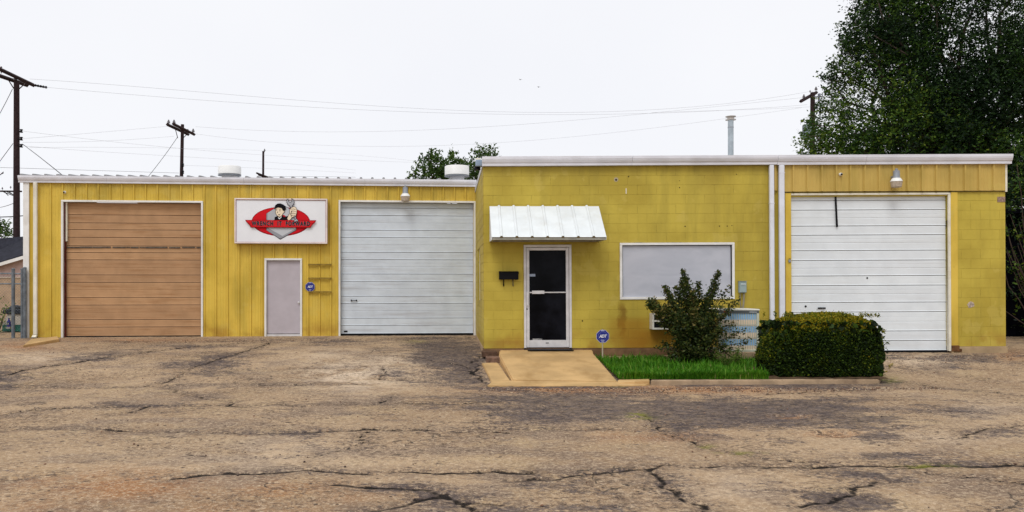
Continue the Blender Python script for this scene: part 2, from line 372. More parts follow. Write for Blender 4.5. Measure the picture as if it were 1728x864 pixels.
    core = t.math('MULTIPLY', t.rng(t.math('ADD', t.attr('crack'), t.math('MULTIPLY', t.math('SUBTRACT', grit, .5), .07)), -.002, .020, 1, 0), t.rng(big, .30, .42))
    c = t.mix(t.math('MULTIPLY', core, .9), c, (.022, .018, .016))
    # fine network of hair cracks
    vo = t.n.new('ShaderNodeTexVoronoi'); vo.feature = 'DISTANCE_TO_EDGE'; vo.inputs['Scale'].default_value = 1.1
    wv = t.n.new('ShaderNodeTexNoise'); wv.inputs['Scale'].default_value = 3; wv.inputs['Detail'].default_value = 6
    t.l.new(t.pos(), wv.inputs['Vector'])
    va = t.n.new('ShaderNodeVectorMath'); va.operation = 'MULTIPLY_ADD'; t.l.new(wv.outputs['Color'], va.inputs[0]); va.inputs[1].default_value = (.5, .5, .5); t.l.new(t.pos(), va.inputs[2])
    t.l.new(va.outputs[0], vo.inputs['Vector'])
    hc = t.math('MULTIPLY', t.rng(vo.outputs['Distance'], .004, .016, 1, 0), t.rng(t.noise(.7, 4), .52, .62))
    c = t.mix(t.math('MULTIPLY', hc, .75), c, (.035, .03, .027))
    c = t.mix(t.math('MULTIPLY', t.attr('moss'), t.rng(t.noise(9, 4), .4, .55)), c, (.20, .20, .03))
    t.color(c)
    h = t.math('ADD', t.math('MULTIPLY', t.noise(40, 5, None, .7), 1.0), t.math('MULTIPLY', ckm, -3.0))
    t.bump(h, .8, .009)
    me.materials.append(m)
    o = mkobj('ground', me, kind='structure'); return o
def rawmesh(name, V, Q):
    me = bpy.data.meshes.new(name); n = Q.shape[1]
    me.vertices.add(len(V)); me.vertices.foreach_set('co', V.astype(np.float32).ravel())
    me.loops.add(Q.size); me.loops.foreach_set('vertex_index', Q.astype(np.int32).ravel())
    me.polygons.add(len(Q)); me.polygons.foreach_set('loop_start', np.arange(0, Q.size, n, dtype=np.int32))
    me.polygons.foreach_set('loop_total', np.full(len(Q), n, np.int32))
    me.update(calc_edges=True); me.validate(); return me
build_ground()

def gravel():
    r = np.random.default_rng(23); n = 2600; k = r.random(n)
    x = r.uniform(-9, 11, n); y = r.uniform(5.5, 21.5, n)
    a = k < .40; x[a] = r.uniform(.5, 8.2, a.sum()); y[a] = 14.2 - np.abs(r.normal(0, .25, a.sum()))          # swept along the curb
    b = (k > .40) & (k < .55); x[b] = r.uniform(-9, .4, b.sum()); y[b] = 22.0 + x[b]*.08 - np.abs(r.normal(0, .3, b.sum()))
    c = (k > .55) & (k < .65); x[c] = r.uniform(8, 13, c.sum()); y[c] = 17.6 - np.abs(r.normal(0, .4, c.sum()))
    ok = ~((x > .5) & (x < 8) & (y > 14.3)); x, y = x[ok], y[ok]; n = len(x)
    o = np.array([(1,0,0),(0,1,0),(-1,0,0),(0,-1,0),(0,0,1),(0,0,-1)], float)[None]*(1 + r.uniform(-.3, .3, (n, 6, 1)))
    sz = r.uniform(.006, .017, (n, 1, 1))*np.array([1, 1, .7]); th = r.uniform(0, 6.28, n); ct, st = np.cos(th)[:, None], np.sin(th)[:, None]; o = o*sz
    V = np.stack([x[:, None] + o[..., 0]*ct - o[..., 1]*st, y[:, None] + o[..., 0]*st + o[..., 1]*ct, ground(x, y)[:, None] + .006 + o[..., 2]], -1).reshape(-1, 3)
    f = np.array([(0,1,4),(1,2,4),(2,3,4),(3,0,4),(1,0,5),(2,1,5),(3,2,5),(0,3,5)]); Q = (f[None] + np.arange(n)[:, None, None]*6).reshape(-1, 3)
    me = rawmesh('gravel', V, Q); m = bpy.data.materials.new('gravel_stone'); m.use_nodes = True; t = NT(m); t.b.inputs['Roughness'].default_value = .9
    cr = t.n.new('ShaderNodeValToRGB'); t.l.new(t.n.new('ShaderNodeNewGeometry').outputs['Random Per Island'], cr.inputs[0]); e = cr.color_ramp.elements
    e[0].color = (.05, .035, .03, 1); e[1].color = (.55, .44, .31, 1); e.new(.5).color = (.24, .12, .07, 1); t.color(cr.outputs[0]); me.materials.append(m)
    tag(mkobj('gravel', me, kind='stuff'), 'loose gravel scattered over the cracked lot and swept along the curb', 'gravel')
gravel()
# ------------------------------------------------------------------ shared builders for the two buildings
_pc = {}
def ribbed(w, h, rib=True, r0=.015):
    k = (round(w, 3), round(h, 3), rib)
    if k not in _pc:
        pr = [(0, 0)]
        if rib and w > .09: pr += [(r0, 0), (r0+.014, -.034), (r0+.044, -.034), (r0+.058, 0)]
        if w > .25: pr += [(.14, 0), (.147, -.005), (.16, -.005), (.167, 0), (.22, 0), (.227, -.005), (.24, -.005), (.247, 0)]
        pr = [p for p in pr if p[0] < w - .002] + [(w - .002, 0), (w-.002, .012)]
        mb = MB(); n = len(pr); mb.add([(x, y, 0) for x, y in pr] + [(x, y, h) for x, y in pr], [(i, i+1, n+i+1, n+i) for i in range(n-1)])
        _pc[k] = mb
    return _pc[k]
_mc = {}
def panels(x0, x1, z0, z1, holes, parent, mat, y=0, mod=.305, name='wall_panel', phase=0):
    x = x0 - phase; rj = random.Random(5)
    while x < x1 - .01:
        a, b = max(x, x0), min(x + mod, x1)
        cuts = sorted({a, b} | {h[i] for h in holes for i in (0, 1) if a + .02 < h[i] < b - .02})
        for p, q in zip(cuts[:-1], cuts[1:]):
            if q - p < .025: continue
            segs = [(z0, z1)]
            for hx0, hx1, hz0, hz1 in holes:
                if hx0 < (p+q)/2 < hx1:
                    segs = [s for (u, v) in segs for s in ((u, min(v, hz0)), (max(u, hz1), v)) if s[1] - s[0] > .03]
            for u, v in segs:
                key = (round(q-p, 3), round(v-u, 3), p == x, mat.name)
                if key not in _mc: _mc[key] = ribbed(q-p, v-u, p == x).mesh(name, mat, fix=False)
                mkobj(name, _mc[key], parent, (p, y + rj.uniform(-.0015, .0015), u))
        x += mod
def wallslab(x0, x1, z0, z1, holes, y0, y1, mat, name, parent, mb=None):
    mb = mb or MB(); xs = sorted({x0, x1} | {h[i] for h in holes for i in (0, 1) if x0 < h[i] < x1}); zs = sorted({z0, z1} | {h[i] for h in holes for i in (2, 3) if z0 < h[i] < z1})
    for a, b in zip(xs[:-1], xs[1:]):
        run = None
        for c, d in zip(zs[:-1], zs[1:]):
            if any(h[0] <= (a+b)/2 <= h[1] and h[2] <= (c+d)/2 <= h[3] for h in holes):
                if run: mb.box(a, b, y0, y1, *run); run = None
            else: run = (run[0], d) if run else (c, d)
        if run: mb.box(a, b, y0, y1, *run)
    return mb.obj(name, mat, parent)
def blocks(x0, x1, z0, z1, holes, parent, y=0, off=0, seed=1):
    bw, bh = .4115, (z1 - z0) / round((z1 - z0) / .2035); r = random.Random(seed); j = .0032
    for ci in range(round((z1 - z0) / bh)):
        u = z0 + ci * bh; v = u + bh; sh = (ci % 2) * bw / 2 + off
        ed = [x0]; x = x0 - sh
        while x < x1:
            if x > x0 + .03: ed.append(x)
            x += bw
        if x1 - ed[-1] < .05: ed.pop()
        ed.append(x1)
        for a, b in zip(ed[:-1], ed[1:]):
            spans = [(a, b, u, v)]
            for hx0, hx1, hz0, hz1 in holes:
                ns = []
                for (p, q, s, w) in spans:
                    if q <= hx0 or p >= hx1 or w <= hz0 or s >= hz1: ns.append((p, q, s, w)); continue
                    if p < hx0: ns.append((p, hx0, s, w))
                    if q > hx1: ns.append((hx1, q, s, w))
                    p2, q2 = max(p, hx0), min(q, hx1)
                    if s < hz0: ns.append((p2, q2, s, hz0))
                    if w > hz1: ns.append((p2, q2, hz1, w))
                spans = [k for k in ns if k[1]-k[0] > .02 and k[3]-k[2] > .02]
            for (p, q, s, w) in spans:
                key = ('b', round(q-p, 3), round(w-s, 3))
                if key not in _mc:
                    W_, H_ = q-p-j, w-s-j; c = .003
                    vs = [(0,0,0),(W_,0,0),(W_,0,H_),(0,0,H_),(c,-.0022,c),(W_-c,-.0022,c),(W_-c,-.0022,H_-c),(c,-.0022,H_-c),(0,.02,0),(W_,.02,0),(W_,.02,H_),(0,.02,H_)]
                    fs = [(4,5,6,7),(0,1,5,4),(1,2,6,5),(2,3,7,6),(3,0,4,7),(8,9,1,0),(9,10,2,1),(10,11,3,2),(11,8,0,3)]
                    _mc[key] = MB().add(vs, fs).mesh('block', BLOCK, fix=False)
                mkobj('block', _mc[key], parent, (p+j/2, y - .001 + r.uniform(-.0006, .0006), s+j/2))
def sectional(bld, x0, x1, z0, z1, lines, mat, y, name='garage_door', fine=()):
    """door leaf: panels between the given groove heights; each wide panel has a shallow mid groove"""
    d = MB(); d.box(x0, x1, y + .03, y + .05, z0, z1); door = d.obj(name, GROOVE if mat is DBROWN else M('groove_grey', (.26, .26, .26), .7), bld)
    zs = [z1] + list(lines) + [z0]
    for a, b in zip(zs[1:], zs[:-1]):
        g = .0065 if mat is DBROWN else .0052; h = b - a; lip = .012
        pr = [(.03, a+g), (.004, a+g), (-.008, a+g+.004), (-.008, a+g+lip), (0, a+g+lip+.01)]
        if h > .3:
            m_ = (a+b)/2; pr += [(0, m_-.012), (.006, m_-.006), (.006, m_+.002), (0, m_+.008)]
            q_ = a + h*.75; pr += [(0, q_-.006), (.003, q_-.003), (.003, q_+.003), (0, q_+.006)]
        pr += [(0, b-.02), (.004, b-.004), (.03, b-.001)]
        mb = MB(); n = len(pr); mb.add([(x0+.004, y+p, q) for p, q in pr] + [(x1-.004, y+p, q) for p, q in pr], [(i, n+i, n+i+1, i+1) for i in range(n-1)])
        mkobj('door_panel', mb.mesh('door_panel', mat, fix=False), door)
    return door

# ------------------------------------------------------------------ left metal building
AX, AY = -11.17, 22.12
ang = math.atan2(.97, 11.93); ux, uy = math.cos(ang), math.sin(ang)
metal = thing('metal_workshop', 'long yellow ribbed metal workshop with a brown and a pale garage door', 'building', (AX, AY, 0), (0, 0, ang))
def LX(px): k = (px - PX) / F; return (k * AY - AX) / (ux - k * uy)
def LZ(px, py): return CZ - (py - PY) * (AY + LX(px) * uy) / F
def LWorld(px, py, out=0):        # world point on the wall face, moved out by `out`
    s = LX(px); return Vector((AX + s * ux + out * uy, AY + s * uy - out * ux, LZ(px, py)))
LEN = LX(804); EV = 4.06
d1 = (LX(104), LX(343), -.2, LZ(223, 338.5)); d2 = (LX(571.5), LX(802.5), -.2, LZ(690, 338.8)); dm = (LX(446.5), LX(510), -.2, LZ(478, 436))
holes = [d1, d2, dm]
panels(LX(49), LEN, -.03, EV, holes, metal, YMETAL, phase=.10)
wallslab(0.02, LEN, -.3, EV - .01, holes, .02, .12, INT, 'wall_backing', metal)
MB().box(0, LEN, .1, .35, -.5, -.03).obj('base_slab', FOUNDR, metal)
# shell: side and back walls, roof with ribs
sh = MB(); sh.box(-.02, .1, .125, 16, -.3, EV); sh.box(LEN-.1, LEN, .125, 16, -.3, EV); sh.box(.1, LEN-.1, 15.9, 16, -.3, EV); sh.obj('side_wall', YMETAL, metal)
rf = MB(); rf.add([(-.15,-.10,EV+.155),(LEN+.0,-.10,EV+.155),(LEN,8,EV+.75),(-.15,8,EV+.75),(-.15,16.1,EV+.13),(LEN,16.1,EV+.13)], [(0,1,2,3),(3,2,5,4)])
roof = rf.obj('roof', ROOFM, metal)
for i in range(39):
    x = -.02 + i * .305
    if x > LEN - .02: break
    q = MB(); q.add([(x-.045,-.105,EV+.157),(x-.024,-.105,EV+.215),(x+.024,-.105,EV+.215),(x+.045,-.105,EV+.157),(x-.045,8,EV+.752),(x-.024,8,EV+.81),(x+.024,8,EV+.81),(x+.045,8,EV+.752)],
                    [(0,1,2,3),(0,4,5,1),(1,5,6,2),(2,6,7,3)]); q.obj('roof_rib', M('rib_metal', (.30, .30, .31), .5), roof)
def gutter(x0, x1, z0, z1, parent, y=0, mat=GUTTER, out=.13):
    h = z1 - z0
    pr = [(y-.003, z0), (y-out*.62, z0), (y-out*.66, z0+h*.28), (y-out*.80, z0+h*.36), (y-out*.95, z0+h*.60), (y-out*.95, z0+h*.66), (y-out, z0+h*.70), (y-out, z1), (y-out+.012, z1), (y-out+.012, z1-.02), (y-.003, z1-.02)]
    return MB().prismx(pr, x0, x1).obj('gutter', mat, parent)
gx = [LX(33), LX(182), LX(412), LX(616), LX(803.5)]
for a, b in zip(gx[:-1], gx[1:]): gutter(a+.002, b-.002, EV-.01, EV+.17, metal)
# corner trim, downspout
MB().box(LX(40), LX(50), -.045, .0, -.06, EV-.012, .006).obj('corner_trim', WHITE, metal)
MB().box(LX(58.5), LX(65), -.115, -.036, .06, EV-.012, .012).add([(LX(58.5),-.115,.06),(LX(65),-.115,.06),(LX(65.5),-.20,.0),(LX(58),-.20,.0),(LX(58.5),-.04,.06),(LX(65),-.04,.06),(LX(65.5),-.15,-.03),(LX(58),-.15,-.03)],
    [(0,1,2,3),(5,4,7,6),(0,3,7,4),(1,5,6,2)]).obj('downspout', CREAM, metal)
MB().box(LX(802.6), LEN, -.03, -.001, -.03, EV-.012).obj('corner_trim', CREAM, metal)
def doortrim(h, parent, zb, t=.055, mat=WHITE, y0=-.05, y1=.06):
    for nm, (a, b, c, d) in (('door_trim', (h[0], h[0]+t, zb, h[3]-t-.001)), ('door_trim', (h[1]-t, h[1], zb, h[3]-t-.001)), ('door_trim', (h[0], h[1], h[3]-t, h[3]))):
        MB().box(a, b, y0, y1, c, d, .005).obj(nm, mat, parent)
doortrim(d1, metal, -.08, .05); doortrim(d2, metal, -.05, .05); doortrim(dm, metal, -.03, .055)
def zl(px, ys): return [LZ(px, v) for v in ys]
cy = lambda L, s, o: [o + v / s for v in L]
b1 = sectional(metal, d1[0]+.05, d1[1]-.05, LZ(223, 567.5), d1[3]-.05, zl(223, cy([202, 240, 272, 308, 348, 380, 414, 485, 520, 591, 627, 696, 731], 2.7875, 290)), DBROWN, .12)
b2 = sectional(metal, d2[0]+.05, d2[1]-.05, LZ(690, 563.5), d2[3]-.05, zl(690, cy([147, 183, 255, 290, 362, 398, 468, 505, 576, 611, 683, 718], 2.88, 300)), DBLUE, .12)
# brown door: dark rust jamb, pale rail stub, damaged joint ; pale door: handle and vent
MB().box(d1[0]+.052, d1[0]+.085, .03, .11, -.05, d1[3]-.06).obj('door_jamb', M('rust_dark', (.10, .02, .012), .8, .3, 10), metal)
MB().box(d1[0]+.088, d1[0]+.125, .04, .112, LZ(110, 407), d1[3]-.06).obj('door_rail', CREAM, metal)
dm_z = LZ(223, 417)
q = MB(); rr_ = random.Random(2); xx = d1[0]+.09
while xx < d1[1]-.1:
    w_ = rr_.uniform(.1, .35); e = min(xx+w_, d1[1]-.06); q.box(xx, e, .098, .119, dm_z - rr_.uniform(.012, .024), dm_z + rr_.uniform(.008, .02)); xx = e + rr_.uniform(.0, .05)
q.obj('torn_seal', M('seal', (.10, .085, .07), .9, .4, 20), b1)
MB().box(d2[0]+.05, d2[1]-.05, .09, .16, -.03, LZ(690, 563.5)+.012).obj('bottom_seal', BLACK, b2)
MB().box(d1[0]+.09, d1[1]-.05, .10, .16, -.06, LZ(223, 567.5)+.01).obj('bottom_seal', BLACK, b1)
hx, hz = LX(597), LZ(597, 507)
MB().box(hx-.085, hx-.055, .085, .118, hz-.02, hz+.02, .004).box(hx+.055, hx+.085, .085, .118, hz-.02, hz+.02, .004).box(hx-.06, hx+.06, .078, .092, hz-.008, hz+.008).obj('handle', BLACK, b2)
MB().box(LX(583)-.05, LX(583)+.05, .10, .118, LZ(583, 559.5)-.02, LZ(583, 559.5)+.02, .004).obj('vent_slot', BLACK, b2)
# man door
mx0, mx1 = dm[0]+.055, dm[1]-.055
man = MB().box(mx0+.006, mx1-.006, .03, .075, .05, dm[3]-.062, .004).obj('door', DGREY, metal)
MB().box(mx0, mx1, .0, .12, -.02, .035).obj('threshold', ALU, metal)
kx, kz = LX(504), LZ(504, 510.5)
MB().lathe((kx, .028, kz), [(.03, 0), (.03, -.006), (.012, -.01), (.012, -.035), (.028, -.04), (.03, -.055), (.018, -.068)], 16, 'y').obj('knob', ALU, man, sm=True)
MB().box(kx-.012, kx+.012, .022, .031, kz-.055, kz-.035).obj('keyhole', ALU, man)
# three horizontal rails right of the door
for py in (446.5, 469.5, 492.5):
    z = LZ(541, py)
    MB().prismx([(-.036, z-.018), (-.075, z-.018), (-.075, z+.012), (-.06, z+.02), (-.036, z+.02)], LX(520.5), LX(560)).obj('wall_rail', M('rail_yellow', (.26, .17, .03), .6, .25, 9), metal)

# ------------------------------------------------------------------ right block building
K = 78.889; SL = .005
def OX(px): return (px - 817) / K
def OZ(px, py): return CZ + (PY - py) / K - SL * OX(px)
X0 = (817 - PX) * 18 / F
off = thing('block_office', 'yellow painted concrete block office joined to a garage bay with white door', 'building', (X0, 18.0, 0), (0, -SL, 0))
def OW(px, py, out=0): return Vector(((px-PX)*18/F, 18 - out, CZ + (PY-py)/K))
hd = (OX(884.5), OX(965), -.1, OZ(925, 413)); hw = (OX(1046.5), OX(1240), OZ(1143, 505), OZ(1143, 409.5))
XE = OX(1311); ZT = 3.89
blocks(0, XE, 0, ZT, [hd, hw], off, y=-.0)
wallslab(0.005, XE, 0, ZT, [hd, hw], .001, .19, JOINT, 'block_backing', off)
gx0, gx1, gzt = OX(1336), OX(1600), OZ(1470, 326.5)
XR = OX(1697.5)
blocks(OX(1616), XR, -.005, OZ(1650, 322), [], off, y=.0, off=.12, seed=4)
wallslab(OX(1600), XR-.004, -.005, ZT, [], .001, .19, JOINT, 'block_backing', off)
wallslab(XE, OX(1336), -.13, ZT, [], .001, .19, BLOCK, 'block_backing', off)
wallslab(OX(1336), OX(1600), gzt-.06, ZT, [], .001, .19, BLOCK, 'lintel', off)
# foundation strips
MB().box(-.02, hd[0]-.01, -.03, .2, -.6, -.004).box(OX(965)+.01, XE, -.012, .2, -.6, -.006).box(hd[0]-.01, OX(965)+.01, -.005, .2, -.6, -.03).obj('foundation', FOUND, off)
MB().box(OX(1604), XR+.01, -.05, .2, -.6, -.007, .006).obj('foundation', FOUNDR, off)
# side wall facing the workshop drive, with a slot window, coursed as one piece
sy0, sy1, sz0, sz1 = 2.15, 3.35, .98, 2.25
def sidewall():
    mb = MB(); r = random.Random(9); bh = ZT/19; sm_ = MB()
    for ci in range(19):
        u, v = ci*bh, (ci+1)*bh; y = -(ci % 2)*.2
        while y < 5.1:
            a, b = max(y, .02), min(y+.4115, 5.1); y += .4115
            if b-a < .03: continue
            if b > sy0 and a < sy1 and v > sz0 and u < sz1:
                if a < sy0-.03: b = sy0
                elif b > sy1+.03: a = sy1
                else: continue
            e = r.uniform(-.001, .001)
            mb.add([(-.0+e, a+.003, u+.003), (-.0+e, b-.003, u+.003), (-.0+e, b-.003, v-.003), (-.0+e, a+.003, v-.003),
                    (-.006+e, a+.008, u+.008), (-.006+e, b-.008, u+.008), (-.006+e, b-.008, v-.008), (-.006+e, a+.008, v-.008)],
                   [(4,7,6,5),(0,4,5,1),(1,5,6,2),(2,6,7,3),(3,7,4,0)])
    mb.obj('side_blocks', BLOCK, off, kind='stuff')
    sm_.box(.002, .18, .19, sy0, -.0, ZT).box(.002, .18, sy1, 12, 0, ZT).box(.002, .18, sy0, sy1, 0, sz0).box(.002, .18, sy0, sy1, sz1, ZT)
    sm_.obj('side_wall', JOINT, off)
    MB().box(-.02, .1, .2, 5.2, -.6, -.006).obj('foundation', CONCG, off)
    sw = MB().box(.06, .10, sy0, sy1, sz0, sz1).obj('side_window', DGLASS, off)
    MB().box(.03, .065, sy0, sy0+.05, sz0, sz1).box(.03, .065, sy1-.05, sy1, sz0, sz1).box(.03, .065, sy0+.05, sy1-.05, sz0, sz0+.05).box(.03, .065, sy0+.05, sy1-.05, sz1-.05, sz1).obj('window_frame', CREAM, sw)
sidewall()
MB().box(XR-.18, XR-.002, .195, 12, -.4, ZT).box(.18, XR-.18, 11.8, 12, -.4, ZT).obj('rear_wall', BLOCK, off)
MB().box(-.02, XR+.05, -.03, 12.05, ZT+.003, ZT+.12).obj('roof', ROOFM, off)
# gutter fascia in four lengths
for a, b in ((814.5, 1066), (1066, 1310), (1310, 1458), (1458, 1703)):
    gutter(OX(a)+.003, OX(b)-.003, OZ(815, 282)+.01 if a < 1300 else ZT-.005, OZ(815, 266), off, y=-.03, out=.14)
# garage fascia panels and garage door
panels(OX(1324), XR, OZ(1500, 323), ZT-.005, [], off, FASCIA, y=-.05, phase=.17, name='fascia_panel')
panels(OX(1304.5), OX(1312.5), OZ(1308, 322), ZT-.005, [], off, FASCIA, y=-.03, name='fascia_panel')
MB().box(OX(1324), XR, -.045, -.002, OZ(1500, 323)-.012, OZ(1500, 323)-.002).obj('drip_edge', GROOVE, off)
MB().box(XR-.03, XR+.012, -.055, .0, OZ(1697, 324), ZT-.01).obj('corner_trim', CREAM, off)
MB().box(gx0-.005, gx1+.05, -.035, .06, gzt-.035, gzt+.008, .004).obj('door_trim', CREAM, off)
MB().box(gx1, gx1+.05, -.035, .06, -.10, gzt-.037, .004).obj('door_trim', CREAM, off)
MB().box(gx1+.052, OX(1616), -.028, .05, .0, gzt+.02, .004).obj('door_post', YMETAL, off)
MB().box(gx1+.05, OX(1616)+.01, -.06, -.0, -.11, .02, .008).box(gx1+.09, OX(1616)+.05, -.08, -.01, -.11, -.05, .008).obj('post_base', M('rusted', (.13, .06, .025), .9, .4, 12), off)
MB().box(OX(1325.5), gx0-.008, -.028, .05, -.10, gzt+.02, .004).obj('door_post', YMETAL, off)
b3 = sectional(off, gx0, gx1, OZ(1470, 592.5), gzt-.036, [OZ(1470, 260+v/2.4) for v in (187, 225, 290, 327, 390, 430, 493, 532, 601, 640, 718, 757)], DWHITE, .07)
MB().box(gx0, gx1, .03, .1, -.13, OZ(1470, 592.5)+.01).obj('bottom_seal', BLACK, b3)
x_, z_ = OX(1389), OZ(1389, 520); MB().box(x_-.08, x_+.08, .04, .068, z_-.015, z_+.015, .003).obj('handle', BLACK, b3)
for p_, q_, r_ in ((1466.5, 469, .018), (1362, 517, .022)):
    MB().lathe((OX(p_), .066, OZ(p_, q_)), [(r_, 0), (r_, -.008), (r_*.5, -.012)], 10, 'y').obj('lock', BLACK, b3)
# hanging black strap
st = MB(); a = OW(1411.8, 329, -.045); b = OW(1413.8, 383, -.03)
o = MB().add([(a.x-.018, a.y, a.z), (a.x+.018, a.y, a.z), (b.x+.02, b.y, b.z), (b.x-.02, b.y, b.z), (a.x-.018, a.y+.012, a.z), (a.x+.018, a.y+.012, a.z), (b.x+.02, b.y+.012, b.z), (b.x-.02, b.y+.012, b.z)],
   [(0,1,2,3),(4,7,6,5),(0,4,5,1),(3,2,6,7),(0,3,7,4),(1,5,6,2)]).obj('strap', BLACK); tag(o, 'black strap hanging down over the white right garage door', 'strap')
# downspouts
for a, b, jz in ((1297, 1304.5, 344), (1313, 1322, 293)):
    m_ = MB().box(OX(a), OX(b), -.12, -.045, -.12, ZT-.006, .012)
    dsp = m_.obj('downspout', SPOUT, off)
    MB().box(OX(a)-.004, OX(b)+.004, -.124, -.04, OZ(a, jz)-.004, OZ(a, jz)+.008).obj('strap', GUTTER, dsp)
# glazed entrance door
fr = MB(); y0, y1 = -.02, .09; t_ = .052
fr.box(hd[0], hd[0]+t_, y0, y1, -.02, hd[3]-t_-.001, .004).box(hd[1]-t_, hd[1], y0, y1, -.02, hd[3]-t_-.001, .004).box(hd[0], hd[1], y0, y1, hd[3]-t_, hd[3], .004)
fr.obj('door_frame', ALU, off)
lx0, lx1, lz0, lz1 = hd[0]+t_+.005, hd[1]-t_-.005, .02, hd[3]-t_-.008
df = MB(); s_ = .062
df.box(lx0, lx0+s_, .0, .05, lz0, lz1, .004).box(lx1-s_, lx1, .0, .05, lz0, lz1, .004).box(lx0+s_+.001, lx1-s_-.001, .001, .049, lz0, lz0+.155, .004).box(lx0+s_+.001, lx1-s_-.001, .001, .049, lz1-.06, lz1, .004)
leaf = df.obj('door', ALU, off)
MB().box(lx0+s_, lx1-s_, .022, .03, lz0+.155, lz1-.06).obj('glass', DGLASS, leaf)
zb = OZ(925, 493.5)
MB().box(lx0+s_, lx1-s_, -.012, .02, zb-.012, zb+.014, .004).obj('push_bar', ALU, leaf)
MB().box(OX(898), OX(919), -.024, -.013, zb-.03, zb+.04, .003).obj('push_plate', ALU, leaf)
MB().box(OX(888.5), OX(892.3), -.06, -.035, OZ(890, 516), OZ(890, 492), .006).box(OX(888.5)+.012, OX(892)-.012, -.036, .0, OZ(890, 514), OZ(890, 511)).box(OX(888.5)+.012, OX(892)-.012, -.036, .0, OZ(890, 497), OZ(890, 494)).obj('pull_handle', ALU, leaf)
MB().lathe((OX(889.5), .0, OZ(890, 521.5)), [(.016, 0), (.016, -.01), (.008, -.014)], 12, 'y').obj('lock', BLACK, leaf)
MB().box(OX(894), OX(904), .016, .021, OZ(900, 466.5), OZ(900, 462.3)).obj('sticker', M('sticker', (.35, .42, .55), .5, .5, 60), leaf)
MB().box(OX(921), OX(926), -.006, .0, OZ(900, 579.8), OZ(900, 577.8)).obj('maker_plate', M('plate_grey', (.2, .2, .2), .5), leaf)
MB().box(OX(899), OX(915), .012, .02, OZ(900, 574), OZ(900, 571.5)).obj('sticker', M('sticker_grey', (.3, .3, .3), .5, .6, 50), leaf)
MB().box(hd[0], hd[1]-.0, -.02, .18, -.03, .012).obj('threshold', M('dark_sill', (.10, .06, .04), .8, .3, 8), off)
# dim hall behind the glass and the window
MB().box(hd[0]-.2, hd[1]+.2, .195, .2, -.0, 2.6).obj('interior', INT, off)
# window with pale film
wf = MB(); t_ = .052
wf.box(hw[0], hw[0]+t_, -.025, .08, hw[2]+t_, hw[3]-t_, .004).box(hw[1]-t_, hw[1], -.025, .08, hw[2]+t_, hw[3]-t_, .004).box(hw[0], hw[1], -.025, .08, hw[2], hw[2]+t_-.001, .004).box(hw[0], hw[1], -.025, .08, hw[3]-t_+.001, hw[3], .004)
win = wf.obj('window', WHITE, off)
mfm = bpy.data.materials.new('window_film'); mfm.use_nodes = True; t = NT(mfm); t.b.inputs['Roughness'].default_value = .25
c = t.mix(t.rng(t.noise(1.1, 4, t.sc(t.pos(), (1, 1, 2.2)), .5, 1.5), .3, .7), (.44, .455, .51), (.505, .515, .57))
c = t.mix(t.math('MULTIPLY', t.rng(t.noise(.9, 3), .5, .7), .2), c, (.48, .45, .52)); t.b.inputs['Specular IOR Level'].default_value = .3; t.color(c); t.bump(t.noise(2.5, 3), .12, .02)
MB().box(hw[0]+t_, hw[1]-t_, .028, .036, hw[2]+t_, hw[3]-t_).obj('pane', mfm, win)
g_ = MB(); gk = .012
g_.box(hw[0]+t_, hw[0]+t_+gk, .01, .028, hw[2]+t_, hw[3]-t_).box(hw[1]-t_-gk*1.6, hw[1]-t_, .01, .028, hw[2]+t_, hw[3]-t_).box(hw[0]+t_+gk, hw[1]-t_-gk*1.6, .01, .028, hw[3]-t_-gk, hw[3]-t_)
g_.obj('gasket', BLACK, win)
# small marks on the block wall: holes, anchors, patches
mk = [(1041, 303.5, .022), (1148, 316.5, .012), (1148, 305, .008), (1244, 294, .010), (1157, 382, .014), (1215, 381.5, .013), (1228, 381.5, .012), (1236, 380.5, .010), (983, 541.5, .016), (1062, 298, .014)]
for (p, q2, r_) in mk:
    MB().lathe((OX(p), -.006, OZ(p, q2)), [(r_, 0), (r_*.9, -.004), (r_*.4, -.005)], 7, 'y').obj('anchor_hole', BLACK, off)
MB().lathe((OX(1041), -.005, OZ(1041, 303)), [(.05, 0), (.045, -.0015)], 9, 'y').obj('bare_patch', M('bare', (.45, .38, .25), .9), off)
pts = [(OX(1638)+.10*math.cos(a)*random.uniform(.6, 1), OZ(1638, 514)+.085*math.sin(a)*random.uniform(.6, 1)) for a in np.linspace(0, 2*math.pi, 12, endpoint=False)]
MB().prism(pts, -.0085, -.003).obj('bare_patch', M('bare_grey', (.42, .34, .27), .9, .4, 25), off)
MB().box(OX(1684), OX(1697), -.012, -.003, OZ(1690, 341), OZ(1690, 332)).obj('bare_patch', M('bare_brown', (.28, .19, .15), .9, .4, 25), off)
MB().box(OX(1057), OX(1058.5), -.014, -.003, OZ(1058, 327), OZ(1058, 318)).obj('bare_patch', CREAM, off)

